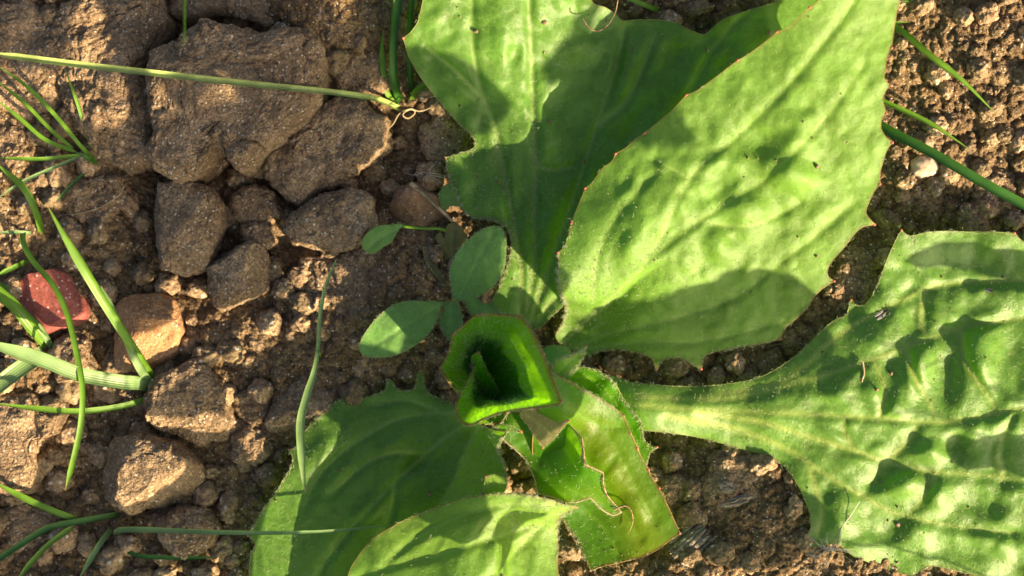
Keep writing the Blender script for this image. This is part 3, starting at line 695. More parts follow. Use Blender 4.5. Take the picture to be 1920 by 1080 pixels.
def puckers(out, x0, x1, y0, y1, st, lo, hi, seed):
    q = np.random.default_rng(seed); L = []
    for gy in np.arange(y0, y1, st):
        for gx in np.arange(x0, x1, st):
            x_, y_ = gx+q.uniform(-.35, .35)*st, gy+q.uniform(-.35, .35)*st
            if inside(np.array([x_]), np.array([y_]), out)[0]: L.append((x_, y_, st*q.uniform(.25, .45), st*q.uniform(.3, .6), q.uniform(-60, 60), q.uniform(lo, hi)*(1 if q.random() < .7 else -1)))
    return L
# top leaf
a_leaf = leaf(plant, A_OUT, [(1000,600,20),(930,560,22),(960,440,38),(900,400,34),(845,330,30),(885,275,40),(800,170,88),(760,70,125),(800,0,145),(900,-100,185),(1080,-60,140),(1107,5,108),(1165,35,80),(1260,40,90),(1325,62,92),(1440,10,105),(1520,-20,112),
     (1000,480,36),(1060,520,34),(1000,330,44),(950,200,76),(900,80,120),(1000,80,108),(1060,130,70),(1150,200,62),(1250,200,66),(1350,180,72),(1200,400,45),(1400,280,60)],
     [[(975,600),(978,520),(965,430),(948,340),(930,250),(897,150),(884,60),(886,-60)], [(985,605),(1000,500),(1001,400),(1004,300),(999,200),(996,100),(992,0),(1000,-80)],
      [(995,605),(1035,480),(1068,390),(1098,300),(1130,200),(1160,110),(1172,40)], [(1010,600),(1090,500),(1150,420),(1240,260),(1300,160),(1345,80),(1420,0)],
      [(1001,290),(1012,312),(1040,320),(1075,312)], [(900,180),(850,130),(800,90)], [(1120,235),(1180,180),(1230,60)]],
     'leaf', vw=4.6, vmask=True, bumps=puckers(A_OUT, 780, 1450, 20, 520, 46, 2, 7, 31)+[(1180,120,30,40,20,14),(1260,110,24,40,30,-12),(1100,330,20,40,20,16),(1070,470,16,40,10,10),(950,380,18,24,0,14),(870,340,16,24,0,12),(1040,200,18,40,5,-10),(1220,250,24,50,30,14),(920,380,26,20,0,12),(1030,250,22,35,10,14),(1040,390,20,40,15,10),(960,330,12,40,0,8),(1095,90,30,22,0,13),(940,60,22,60,0,10),(1200,330,40,25,-50,10),(1140,300,16,50,20,8),(1035,160,20,30,0,10),(840,120,30,60,-30,8)],
     groove=6, gw=9, wav=6, hair=2200, hlen=11, hvein=1.2, seed=2, hmask=gmask((930,370,110,2.4),(1000,300,120,1.2),(960,440,90,2),(1000,100,250,.15),(960,560,100,.8)),
     margin='margin_green', mrad=.8, edge=.25, midrib=[(985,605),(1000,500),(1001,400),(1004,300),(999,200),(996,100)])

# big central leaf
def b_fn(x, y, h, de):
    # the left half bulges up as a pouch whose rounded end overhangs the stalk
    P = [(1180,530),(1160,553),(1133,570),(1100,574),(1068,570),(1040,556)]
    side = np.interp(x, [1030,1050,1068,1100,1133,1160,1180,1215,1260], [556,562,569,575,571,553,533,505,480])
    s = 1/(1+np.exp(-(side-y)/2.2)); fade = np.interp(x, [1060,1140,1200,1260], [1,.9,.4,0])
    drop = 62*fade*np.exp(-np.clip(y-side, 0, None)/110.)*(1-s)
    return h-drop
b_leaf = leaf(plant, B_OUT, [(1041,640,25),(1100,665,28),(1150,630,48),(1060,600,50),(1050,540,145),(1050,480,150),(1100,350,130),(1160,290,148),(1290,178,178),(1390,112,205),(1520,15,260),(1620,-150,340),(1690,-240,350),(1690,-60,290),
      (1687,0,262),(1670,100,235),(1660,200,205),(1670,270,180),(1645,350,158),(1630,420,138),(1560,520,105),(1460,636,68),(1320,680,45),(1235,680,38),(1150,520,120),(1220,480,140),(1150,420,150),(1300,340,165),(1460,180,205),(1280,580,75),(1400,560,92),(1400,430,128),(1520,400,140),(1550,250,185),(1300,450,138)],
     [[(1060,640),(1100,600),(1160,545),(1220,480),(1293,335),(1373,262),(1460,178),(1553,67),(1600,0),(1650,-120)], [(1080,650),(1160,620),(1250,600),(1370,560),(1440,510),(1530,440),(1600,380)],
      [(1220,480),(1330,400),(1440,330),(1540,230),(1620,120)], [(1110,560),(1120,480),(1160,400),(1230,320)], [(1090,655),(1200,640),(1300,640),(1400,620),(1470,600)], [(1330,420),(1420,420),(1500,380)], [(1293,335),(1230,300)]],
     'leaf_big', tint=lambda x, y: .04+0*x, bumps=puckers(B_OUT, 1180, 1640, 150, 620, 38, 1, 3.6, 33)+[(1478,325,46,30,20,20),(1500,280,36,24,10,12),(1402,405,36,40,20,22),(1360,470,26,22,0,10),(1345,350,24,34,30,-13),(1415,262,42,28,0,-14),(1500,240,40,30,20,10),(1345,450,20,20,0,12),(1300,380,18,26,0,-8),(1340,300,24,16,-20,9),(1500,330,40,30,0,8),(1255,440,16,30,35,-8),(1290,490,18,18,0,8),(1190,450,20,50,25,10),(1590,180,30,50,0,7)],
     wav=5, groove=4, gw=10, hair=2400, hlen=9, hvein=.7, seed=3, fn=b_fn, edge=.25, mrad=.65,
     hmask=gmask((1080,545,55,5),(1200,480,110,.8),(1300,640,160,.6),(1130,630,100,.9),(1400,400,200,.12),(1600,400,150,.06)))

# right leaf
c_b = [(1722,690,20,48,12,26),(1838,660,30,62,8,34),(1775,700,24,58,6,-15),(1672,690,24,38,10,-12),(1900,690,34,50,10,-10),(1600,590,20,14,-30,-8),(1722,600,22,30,10,-12),(1770,580,30,20,30,14),
       (1635,735,26,20,20,14),(1590,700,24,16,-10,10),(1680,765,20,24,10,14),(1745,850,24,18,0,16),(1790,835,20,22,0,-14),(1700,905,30,20,-25,22),(1640,905,24,18,-25,-12),(1755,925,22,26,0,15),(1830,940,46,24,8,-16),(1840,860,60,34,-15,-12),
       (1650,985,50,30,25,-14),(1590,960,26,40,-30,12),(1880,1010,60,30,10,10),(1800,1030,50,20,5,-8),(1560,740,30,14,-10,8),(1560,820,30,14,20,8),(1880,800,40,20,0,10),(1610,855,26,16,30,10),(1905,560,60,28,10,14),(1810,495,60,26,0,-14),(1660,540,16,50,-25,8),(1700,530,18,40,-20,-10)]
_r = np.random.default_rng(12); c_rand = []
for gy in range(470, 1080, 46):
    for gx in range(1540, 1960, 50):
        x_, y_ = gx+_r.uniform(-16, 16), gy+_r.uniform(-14, 14)
        if inside(np.array([x_]), np.array([y_]), C_OUT)[0]: c_rand.append((x_, y_, _r.uniform(15, 24), _r.uniform(17, 30), _r.uniform(-40, 40), _r.uniform(2, 6.5)*(1 if _r.random() < .75 else -.8)))
c_leaf = leaf(plant, C_OUT, vmask=True, ctrl= [(1095,750,40),(1150,710,45),(1150,800,42),(1300,725,44),(1300,818,40),(1300,770,76),(1200,765,78),(1465,686,52),(1465,868,46),(1450,775,72),(1530,630,60),(1596,565,62),(1690,431,118),(1800,434,112),(1902,437,125),(2050,480,130),(2200,720,110),
      (1560,700,78),(1650,600,82),(1700,500,92),(1800,520,86),(1900,540,96),(1700,780,88),(1900,770,100),(2100,750,120),(1600,880,68),(1700,960,66),(1520,980,62),(1510,1020,56),(1640,1055,44),(1720,1075,48),(1850,1078,62),(1900,950,88),(1515,940,62),(1490,900,58),(2050,1080,80)],
     veins=[[(1110,750),(1300,768),(1500,776),(1650,785),(1760,792),(1850,778),(1920,766),(2100,750)], [(1200,745),(1350,748),(1480,722),(1590,690),(1690,655),(1790,618),(1860,605),(1960,590)],
      [(1350,740),(1470,715),(1540,655),(1600,610),(1660,580),(1730,545),(1800,530),(1930,525)], [(1300,775),(1420,790),(1525,822),(1600,845),(1675,870),(1750,885),(1850,892),(1960,905)],
      [(1250,780),(1380,805),(1480,845),(1550,892),(1620,932),(1680,962),(1780,985),(1900,1000)], [(1700,650),(1712,700),(1745,760),(1760,790)], [(1800,618),(1812,680),(1850,740),(1870,775)],
      [(1650,785),(1660,735),(1640,680)], [(1735,545),(1725,600),(1740,640)], [(1660,868),(1700,830),(1720,795)], [(1760,886),(1735,930),(1700,970)], [(1600,845),(1580,800),(1590,780)], [(1520,880),(1540,960),(1530,1010)], [(1880,895),(1870,850),(1900,780)]],
     mat='leaf_gloss', bumps=[(a,b,c*1.1,d*1.05,e,f*.82) for a,b,c,d,e,f in c_b]+c_rand, wav=4, wsize=70, groove=2.5, gw=14, pillow=2, hair=2600, hlen=8, hvein=1.0, hbase=.25, seed=4, edge=.2, mrad=.8, margin='margin_green', vw=5.2,
     midrib=[(1110,750),(1300,768),(1500,776),(1650,785),(1760,792)])

# bottom left leaf
d_leaf = leaf(plant, D_OUT, [(960,785,20),(930,770,10),(830,752,12),(789,700,18),(725,715,20),(640,750,30),(580,800,40),(543,843,46),(520,920,52),(465,1005,58),(470,1080,60),(520,1200,60),(640,1260,50),(740,1180,40),(800,1070,20),(860,980,30),(905,925,62),(952,893,100),(936,845,105),(952,809,112),(905,797,90),
      (870,860,22),(820,930,12),(760,1000,16),(700,900,30),(650,1000,40),(600,880,46),(780,820,20),(720,780,28),(885,830,45)],
     [[(900,785),(850,810),(800,850),(740,905),(650,1000),(590,1090),(560,1180)], [(870,775),(810,775),(750,785),(690,815),(640,850),(600,890),(570,950)], [(900,795),(870,850),(840,920),(790,990),(730,1080)],
      [(800,850),(730,850),(670,880),(620,930)], [(740,905),(730,970),(700,1040)], [(820,770),(760,750),(700,760)]],
     'leaf', bumps=[(780,865,26,18,-30,-14),(700,950,40,18,-40,10),(640,890,30,14,-45,8),(740,830,30,14,-30,10),(830,830,30,12,-50,10),(600,850,22,50,45,8)], wav=5, groove=5, hair=2200, hlen=10, hvein=.6, seed=5,
     hmask=gmask((870,860,60,3),(840,930,50,2.5),(600,820,120,.8),(760,740,80,.7),(920,850,40,3),(500,1000,100,.6)), edge=.3, mrad=.8, margin='margin_green')

# bottom leaf, arched high over the lower edge
def e_fn(x, y, h, de):
    s = np.interp(x, [760,900,965,1030,1082], [1200,985,962,975,951]); k = 1/(1+np.exp(-(y-s)/5.)); f = np.interp(x, [860,930,960,1090], [0,.2,1,1])
    return h-55*k*f
e_leaf = leaf(plant, E_OUT, [(1082,951,95),(1030,937,150),(950,925,168),(880,932,158),(765,972,132),(700,1010,122),(652,1080,118),(640,1180,120),(700,1330,140),(860,1390,180),(1050,1180,150),(1047,1080,125),(1047,1000,118),(900,1010,165),(800,1050,142),(960,980,150),(980,1060,145),(850,1180,170)],
     [[(1060,952),(1000,985),(930,1008),(820,1040),(730,1062),(600,1110)], [(1040,945),(960,945),(870,965),(780,1010),(710,1070)], [(1040,960),(960,1040),(900,1100)]],
     'leaf_big', wav=5, groove=5, gw=9, hair=900, hlen=9, hvein=.2, seed=6, fn=e_fn, edge=.3, mrad=.7, bumps=[(930,1050,24,40,20,9),(985,1040,16,30,0,-6),(830,1000,50,14,-20,6)],
     hmask=gmask((1000,965,70,3),(1060,960,40,2),(880,930,150,.5),(900,1040,100,.3)), tint=lambda x, y: .18*np.exp(-((y-985)/70.)**2))

# yellowing leaf under the curled one
f2 = leaf(plant, F2_OUT, [(1030,700,215),(1092,731,175),(1169,779,128),(1216,880,105),(1250,945,98),(1275,1000,92),(1200,1045,70),(1107,1070,52),(1080,1010,45),(1050,968,52),(1150,1000,62),(1120,950,66),(1060,900,80),(1010,820,110),(1010,750,200),(1060,770,195),(1100,800,130),(1150,880,108),(1190,960,92)],
     [[(1030,730),(1080,775),(1125,800),(1160,850),(1195,920),(1230,980)], [(1060,780),(1090,850),(1150,930),(1200,1010)], [(1100,960),(1140,1000),(1160,1040)], [(1125,800),(1165,800)], [(1160,850),(1120,900)]],
     'leaf_young', wav=4, groove=3, hair=700, hlen=7, hvein=.2, seed=7, edge=.5, bumps=[(1140,880,20,50,-25,7),(1190,940,16,40,-25,5),(1075,805,20,16,0,-12)],
     tint=lambda x, y: np.clip(.55*np.exp(-(((x-1150)-(y-880)*.42)/58.)**2)*np.clip((y-735)/60., 0, 1)*(1-.85*np.exp(-((x-1105)**2+(y-1000)**2)/48**2)), 0, 1), hmask=gmask((1085,1020,60,1.6),(1110,740,60,2),(1150,900,120,.15)),
     label='yellow green leaf with a red toothed margin')
f1 = leaf(plant, F1_OUT, [(960,770,80),(945,800,92),(985,862,80),(1010,924,78),(1060,940,92),(1108,935,100),(1165,960,84),(1131,890,150),(1096,870,162),(1090,822,166),(1040,780,120),(1040,870,100),(1060,840,115)],
     [[(965,790),(1010,850),(1060,910),(1130,945)], [(1000,785),(1050,830),(1085,880)]], 'leaf_young', wav=5, wsize=40, groove=3, hair=450, hlen=8, seed=8, edge=.3, edge_w=4, mrad=1.3, margin='dry', tips=False, label='torn green leaf with a dried curled margin',
     tint=lambda x, y: .25*np.exp(-((y-930)/25.)**2))

# curled young leaf that forms an open cup
def cup(parent):
    rim = [(898,668,120),(890,686,150),(883,704,168),(871,727,190),(860,748,205),(855,765,215),(857,779,220),(867,793,226),(883,797,232),(905,786,240),(933,775,248),(967,768,256),(1008,764,264),(1044,758,270),(1052,752,272),(1046,733,270),
           (1039,715,268),(1028,688,262),(1019,665,256),(1008,640,250),(994,614,244),(976,594,238),(955,591,232),(928,589,224),(900,590,215),(886,594,208),(867,613,196),(850,628,186),(842,658,170),(833,676,160),(825,690,152),(834,706,130),(846,722,105),(858,738,80)]
    n = len(rim); ctr = np.array([912., 708.]); ax = np.array([.42, .907]); pv = np.array([-ax[1], ax[0]]); th = []
    for q in rim:
        d = np.array(q[:2])-ctr; la = d@ax; lp = d@pv; k = math.hypot(la, lp); th.append(tuple(ctr+ax*(la/k*44)+pv*(lp/k*7)))
    R = catmull([(a, b, c*1.1) for a, b, c in rim], 3.2); u = np.linspace(0, n-1, len(R)); th = np.array(th, float)
    T = np.stack([np.interp(u, np.arange(n), th[:, k]) for k in range(2)], -1); ns = 34; s = np.linspace(0, 1, ns)
    m = len(R); V = np.zeros((m, ns, 3)); tn = np.zeros((m, ns)); 
    for j, t in enumerate(s):
        pr = t**.9; xy = R[:, :2]*(1-pr)+T*pr; q = t**1.15
        h = R[:, 2]*(1-q)-25*q
        h = h+3.5*vnoise(P3(xy[:, 0], xy[:, 1])/22., 5)*math.sin(math.pi*min(1, t*1.1)) + 1.5*np.sin(u*2.4)*(t*(1-t)*4)
        V[:, j] = W(xy[:, 0], xy[:, 1], h)
    vein = np.zeros((m, ns)); ed = np.zeros((m, ns)); ed[:, 0] = .7; ed[:, 1] = .35
    mid = np.argmin(np.hypot(R[:, 0]-1049, R[:, 1]-745)); uu = np.arange(m)
    for c in (mid, int(m*.62), int(m*.42), int(m*.75)): vein += np.exp(-((uu-c)/1.6)**2)[:, None]*.8*(1-.5*s)[None]
    i = np.arange(m*ns).reshape(m, ns); F = np.stack([i[:-1, :-1].ravel(), i[1:, :-1].ravel(), i[1:, 1:].ravel(), i[:-1, 1:].ravel()], -1)
    Vf = V.reshape(-1, 3)
    o = obj('leaf', Vf, F, M['leaf_cup'], parent, attrs={'vein': np.clip(vein, 0, 1).ravel(), 'edge': ed.ravel(), 'tint': np.zeros(m*ns)})
    o['label'] = 'young leaf curled into an open cup'
    V2, F2 = tube(V[:, 0], np.full(m, 1.3*K), 5); obj('leaf_margin', V2, F2, M['margin'], o)
    # normals to the inside (upward) for hairs inside, outward ones for the rim fringe
    du = np.gradient(V, axis=0); dv = np.gradient(V, axis=1); nr = np.cross(du, dv); nr /= np.maximum(np.linalg.norm(nr, axis=2)[..., None], 1e-15)
    nr *= np.sign(nr[..., 2:3]+1e-9); w = np.ones((m, ns))*.5; w[:, 10:20] *= 2.2; hairs(o, Vf, nr.reshape(-1, 3), w.ravel(), 2600, 9, rad=.38, name='inner_hairs')
    w = np.zeros((m, ns)); lo = (np.arange(m) > m*.18) & (np.arange(m) < m*.75); w[lo, 0:5] = 1; w[~lo, 0:2] = .4
    hairs(o, Vf, -nr.reshape(-1, 3)*np.array([1, 1, .1]), w.ravel()+1e-9, 1000, 6, rad=.28, name='fringe_hairs')
    for q in (2, 5, 14, 21, 24, 27, 30, 18, 9):
        c0 = W(*[np.array(float(v)) for v in (rim[q][0], rim[q][1], rim[q][2]*1.1)]); V3, F3 = ico(2); obj('tooth_tip', V3*2.2*K+c0, F3, M['tip'], o)
    # added outer layer round the lower cup, blocks sunlight to darken its inside
    q0 = .50+.06*vnoise(P3(u*.6, 0*u), 3)+.03*np.sin(u*1.7)
    S = np.zeros((m, 20, 3)); jj = np.arange(20)/19.
    for k in range(m):
        tt = (q0[k]+(1-q0[k])*jj)*(ns-1); lo_ = np.clip(tt.astype(int), 0, ns-2); f_ = (tt-lo_)[:, None]; S[k] = V[k, lo_]*(1-f_)+V[k, lo_+1]*f_
    cc3 = W(np.array(912.), np.array(708.), np.array(100.)); dd3 = S-cc3; dd3[..., 2] = 0; dd3 /= np.maximum(np.linalg.norm(dd3, axis=2)[..., None], 1e-9)
    S = S+dd3*5*K; S[..., 2] -= 5*K; i2 = np.arange(m*20).reshape(m, 20); F5 = np.stack([i2[:-1, :-1].ravel(), i2[1:, :-1].ravel(), i2[1:, 1:].ravel(), i2[:-1, 1:].ravel()], -1)
    obj('leaf', S.reshape(-1, 3), F5, M['cup_shade'], parent, attrs={'vein': np.zeros(m*20), 'edge': np.zeros(m*20), 'tint': np.zeros(m*20)})['label'] = 'added light-blocking layer round the lower part of the cup'
    # sheath below the cup that carries it
    st = catmull([(935,745,30),(950,750,5),(975,745,-25)], 6); V4, F4 = tube(W(st[:, 0], st[:, 1], st[:, 2]), np.full(len(st), 16*K), 10); obj('leaf_stalk', V4, F4, M['margin_green'], o)
    return o
cup(plant)

small = dict(step=3.6, wav=2, wsize=30, groove=2.5, gw=5, vw=2.2, mrad=.7, margin='margin_green')
leaf(plant, [(884,672),(890,663),(898,661,1),(903,672),(912,692),(926,716),(938,738),(930,750),(915,738),(898,714),(888,692)], [(897,662,176),(888,675,165),(912,692,140),(938,738,70),(915,738,60),(898,714,100)], [[(896,664),(906,700),(928,742)]], 'leaf_cup', hair=200, hlen=6, seed=19, edge=.1, label='innermost tiny leaf inside the cup', **small)
leaf(plant, [(1035,698),(1038,682),(1048,672),(1062,668),(1082,661),(1098,649,1),(1094,668),(1082,688),(1066,702),(1050,716),(1040,712)], [(1035,700,150),(1098,650,172),(1060,680,160),(1080,690,150),(1050,714,148)], [[(1040,706),(1062,684),(1095,655)]], 'leaf_big', hair=500, hlen=9, seed=9, edge=.2, label='small hairy upright leaf tip', **small)
leaf(plant, [(1060,700),(1078,690),(1092,688),(1120,695),(1150,715),(1162,735),(1170,750),(1190,775),(1202,795),(1207,822),(1218,835),(1232,838,1),(1218,850),(1212,870),(1195,868),(1170,840),(1120,780),(1070,730)], [(1070,710,90),(1110,695,118),(1160,730,112),(1205,810,95),(1232,838,85),(1200,860,70),(1130,770,80)],
     [[(1075,705),(1120,715),(1165,770),(1200,840)]], 'leaf_young', hair=700, hlen=7, seed=10, edge=.3, bumps=[(1110,720,18,14,0,-10),(1140,725,14,14,0,8),(1170,775,10,20,-30,8)], **small)
leaf(plant, [(975,775),(1010,765),(1045,762),(1066,789,1),(1052,806),(1035,826),(1018,839,1),(1005,820),(990,798)], [(975,775,180),(1045,762,175),(1066,789,165),(1018,839,150),(1020,800,168)], [[(985,775),(1018,800),(1040,822)]], 'leaf_dull', hair=120, hlen=5, seed=11, edge=.5, label='dull olive brown leaf end beneath the cup', **small)
leaf(plant, [(925,798),(945,796),(960,798),(977,809,1),(960,808),(940,806)], [(925,798,120),(977,809,120),(950,800,124)], [], 'leaf_young', hair=80, hlen=6, seed=12, edge=.2, **small)
leaf(plant, [(1016,656),(1030,648),(1050,648),(1068,655),(1066,672),(1050,682),(1030,684),(1018,675)], [(1016,660,20),(1068,665,32),(1040,682,30),(1040,650,30)], [], 'seedling', hair=60, hlen=6, seed=13, edge=.1, **small)
leaf(plant, [(823,365),(833,349),(848,343),(862,352),(868,372),(862,386),(845,386),(832,398,1),(826,385)], [(823,365,8),(862,360,14),(832,398,4)], [[(862,368),(835,372)]], 'seedling', hair=60, hlen=6, seed=14, edge=.1, **small)
leaf(plant, [(911,893,1),(925,889),(945,894),(951,905),(946,920),(936,936),(912,940),(907,915)], [(911,893,160),(948,896,162),(925,935,150)], [], 'leaf_big', hair=60, hlen=5, seed=15, edge=.1, tint=lambda x, y: .3+0*x, label='small bright leaf tip behind the arched bottom leaf', **small)
leaf(plant, [(868,555),(890,548),(925,556),(945,575),(940,598),(905,602),(880,585)], [(868,555,2),(940,590,12),(905,560,10)], [], 'seedling', hair=150, hlen=6, seed=16, edge=.1, **small)

# ------------------------------------------------------------------ seedling
sd = thing('seedling', (850, 540, -35), 'small seedling with oval leaves left of the rosette', 'seedling')
sm = dict(step=3.6, wav=2, wsize=40, groove=2.0, gw=5, vw=2.0, mrad=.6, margin='margin_green', tips=False)
leaf(sd, [(850,556),(843,517),(847,493),(860,468),(880,447),(900,432),(923,424),(940,428),(948,445),(949,470),(945,503),(933,527),(907,550),(877,562),(860,563)], [(850,556,30),(847,493,50),(923,424,66),(949,470,62),(907,550,48),(895,495,62)], [[(862,555),(890,500),(925,435)]], 'seedling', hair=420, hlen=6, seed=20, edge=.1, name='oval_leaf', **sm)
leaf(sd, [(825,568),(793,565),(767,564),(737,572),(710,593),(687,620),(674,647),(678,663),(700,670),(733,668),(770,653),(803,627),(819,600)], [(825,568,20),(767,564,52),(674,650,48),(733,668,50),(803,627,46),(745,615,60)], [[(820,575),(770,605),(700,650)]], 'seedling', hair=260, hlen=6, seed=21, edge=.1, name='oval_leaf', **sm)
leaf(sd, [(826,572),(834,560),(850,558),(862,575),(867,606),(860,626),(847,639),(835,630),(826,610),(823,590)], [(826,572,5),(850,558,8),(847,639,-2),(845,600,10)], [[(845,562),(847,630)]], 'seedling', hair=300, hlen=8, seed=22, edge=.1, name='small_leaf', **sm)
leaf(sd, [(757,424),(751,419),(737,421),(720,422),(707,424),(692,434),(682,446),(678,456),(683,468),(694,476),(706,472),(720,462),(732,455),(742,440),(748,430)], [(755,424,52),(678,456,50),(707,424,54),(720,462,50)], [[(755,424),(715,445),(690,465)]], 'grass_pale' if False else 'seedling', hair=40, hlen=4, seed=23, edge=.1, name='stalked_leaf', tint=lambda x, y: .12+0*x, **sm)
leaf(sd, [(793,465),(800,463),(810,475),(817,495),(826,512),(842,530),(840,540),(828,530),(815,515),(803,498),(795,480)], [(793,465,30),(842,535,10),(815,500,22)], [[(797,470),(838,535)]], 'purple', hair=60, hlen=5, seed=24, edge=.1, name='purple_leaf', **sm)
leaf(sd, [(816,445,1),(826,436),(833,447),(838,424),(850,418),(862,424),(870,435),(877,445),(868,460),(852,475),(845,488),(836,484),(826,462)], [(816,445,24),(850,418,28),(877,445,24),(845,488,10)], [[(846,485),(850,425)], [(842,480),(824,445)]], 'leaf_dull', hair=30, hlen=4, seed=25, edge=.2, name='withered_leaf', **sm)
def strand(parent, pts, r0, r1, mat, name, label=None, cat=None, group=None, sides=6, step=4):
    c = catmull(pts, step); w = W(c[:, 0], c[:, 1], c[:, 2]); V, F = tube(w, np.linspace(r0, r1, len(c))*K, sides)
    if parent is None:
        o = obj(name, V, F, M[mat], origin=w[0]); tag(o, label, cat, group)
    else: o = obj(name, V, F, M[mat], parent)
    return o
strand(sd, [(753,424,50),(790,428,46),(828,430,28),(845,445,8),(850,500,-20)], 2.8, 3, 'grass', 'leaf_stalk')
strand(sd, [(842,532,10),(848,545,-8),(850,560,-30)], 3.5, 4, 'purple' if False else 'margin_green', 'leaf_stalk')
strand(sd, [(852,556,30),(850,562,5),(850,570,-35)], 4, 5, 'margin_green', 'leaf_stalk')
strand(sd, [(836,474,8),(828,462,16),(818,460,22),(810,466,20)], 1, .6, 'dry', 'curled_fibre')

# ------------------------------------------------------------------ grass
def blade(parent, pts, width, mat='grass', keel=.13, tipred=.5, prof='blade', name='blade', twist=0.0, step=5, red_at=1):
    """pts (x, y, h): base first, tip last; width in pixels"""
    c = catmull(pts, step); n = len(c); w = W(c[:, 0], c[:, 1], c[:, 2]); u = np.linspace(0, 1, n)
    T = np.gradient(w, axis=0); T /= np.linalg.norm(T, axis=1)[:, None]
    S = np.cross(T, [0, 0, 1.0]); S /= np.maximum(np.linalg.norm(S, axis=1)[:, None], 1e-9); U = np.cross(S, T)
    if twist:
        a = twist*u; S2 = S*np.cos(a)[:, None]+U*np.sin(a)[:, None]; U = -S*np.sin(a)[:, None]+U*np.cos(a)[:, None]; S = S2
    wd = {'lens': np.interp(u, [0,.05,.2,.4,.45,.55,.72,.85,.95,1], [.1,.35,.5,.52,.55,.85,1,.85,.5,.1]), 'blade': np.minimum(1, (1-u)*3.2+.05)*np.minimum(1, .7+u*3), 'taper': (1-u)**.6*.95+.05, 'even': np.clip((1-u)*14, .15, 1), 'fat': np.sin(np.pi*np.clip(u*.93+.07, 0, 1))**.7}[prof]*width*K*.44
    ks = np.array([-1, -.5, 0, .5, 1.0]); V = np.zeros((n, 5, 3))
    for k, a in enumerate(ks): V[:, k] = w+S*(a*wd)[:, None]+U*((abs(a)*1.0-1)*keel*2*wd)[:, None]
    i = np.arange(n*5).reshape(n, 5); F = np.stack([i[:-1, :-1].ravel(), i[:-1, 1:].ravel(), i[1:, 1:].ravel(), i[1:, :-1].ravel()], -1)
    tip = np.clip((u-.96)/.04, 0, 1)*tipred
    # outer skin below gives the blade its thickness
    V2 = V-U[:, None]*(1.3*K*np.array([.35, 1, 1.3, 1, .35]))[None, :, None]; j = i+n*5
    F2 = np.stack([j[:-1, :-1].ravel(), j[1:, :-1].ravel(), j[1:, 1:].ravel(), j[:-1, 1:].ravel()], -1)
    E = [(i[k, 0], i[k+1, 0], j[k+1, 0], j[k, 0]) for k in range(n-1)]+[(i[k, 4], j[k, 4], j[k+1, 4], i[k+1, 4]) for k in range(n-1)]
    VV = np.vstack([V.reshape(-1, 3), V2.reshape(-1, 3)]); FF = np.vstack([F[:, ::-1], F2[:, ::-1], np.array(E)])
    ac = np.tile((ks+1)/2, n)
    return obj(name, VV, FF, M[mat], parent, attrs={'across': np.r_[ac, ac], 'tip': np.r_[np.repeat(tip, 5), np.repeat(tip, 5)]})

g = thing('grass_tuft', (192, 322, -20), 'fine bladed grass tuft below the long stem near the upper left', 'grass tuft')
for pts, w, m in [([(198,324,-10),(150,272,75),(100,212,105),(48,160,130),(-10,120,140)], 9, 'grass'), ([(192,320,-10),(165,258,50),(145,192,85),(121,128,110)], 8, 'grass'),
                  ([(140,284,68),(85,262,85),(35,220,95),(-10,185,105)], 9, 'grass'), ([(136,278,68),(97,245,85),(45,192,105),(-10,148,120)], 8, 'grass'),
                  ([(148,291,66),(75,298,92),(-10,296,95)], 8, 'grass'), ([(150,293,62),(92,318,70),(40,342,72),(-10,376,70)], 7, 'grass_pale'), ([(168,316,30),(130,350,45),(96,392,45)], 6, 'grass_dark'), ([(196,324,-20),(170,300,50),(140,284,70)], 9, 'grass_dark')]:
    blade(g, pts, w, m)
g = thing('grass_tuft', (78, 455, -30), 'bright green grass tuft at the left edge above the red stone', 'grass tuft')
for pts, w, m in [([(79,466,-20),(76,430,40),(66,395,80),(42,350,110),(-12,303,120)], 15, 'grass'), ([(80,440,10),(40,436,40),(-10,436,50)], 8, 'grass_pale'), ([(78,444,10),(98,427,22),(116,412,20)], 7, 'grass_dark'),
                  ([(60,486,20),(28,500,50),(-10,518,60)], 10, 'grass'), ([(-30,520,40),(10,540,50),(32,556,40)], 12, 'grass')]:
    blade(g, pts, w, m)
g = thing('grass_tuft', (95, 650, -20), 'thick stemmed grass shoot bending in from the left below the red stone', 'grass tuft')
blade(g, [(96,655,10),(60,615,60),(28,575,90),(-20,535,105)], 26, 'grass', prof='even', keel=.3)
blade(g, [(98,655,15),(80,622,45),(60,598,60),(48,580,60)], 14, 'grass_pale')
blade(g, [(92,655,12),(60,676,40),(25,700,60),(-20,735,70)], 34, 'grass_pale', prof='even')
g = thing('grass_plant', (150, 700, -15), 'single long grass blade arching across the red stone down to the soil', 'grass blade')
blade(g, [(43,436,70),(44,456,84),(62,490,100),(100,535,120),(126,590,128),(142,655,130),(154,725,128),(152,790,118),(138,860,100),(122,920,75)], 12, 'grass', prof='even', tipred=.6)
g = thing('grass_tuft', (295, 735, -10), 'broad bladed grass tuft whose base touches the orange stone', 'grass tuft')
blade(g, [(296,726,20),(262,672,90),(214,598,160),(166,520,215),(122,445,250),(90,388,270)], 19, 'grass', tipred=.8)
blade(g, [(292,732,20),(262,690,80),(236,636,120),(212,578,140),(189,536,150)], 21, 'grass_pale', prof='taper')
blade(g, [(293,735,15),(262,720,55),(225,716,85),(150,702,125),(80,675,160),(0,650,190),(-60,632,205)], 30, 'grass_pale', prof='blade')
blade(g, [(290,740,10),(235,760,35),(150,771,70),(70,766,90),(-20,755,105)], 12, 'grass')
blade(g, [(290,735,20),(272,705,55),(256,676,70)], 18, 'grass', prof='taper')
g = thing('grass_tuft', (228, 968, -25), 'fan of dull green grass blades in the bottom left corner', 'grass tuft')
blade(g, [(146,975,20),(100,958,40),(50,936,55),(-15,902,65)], 14, 'grass')
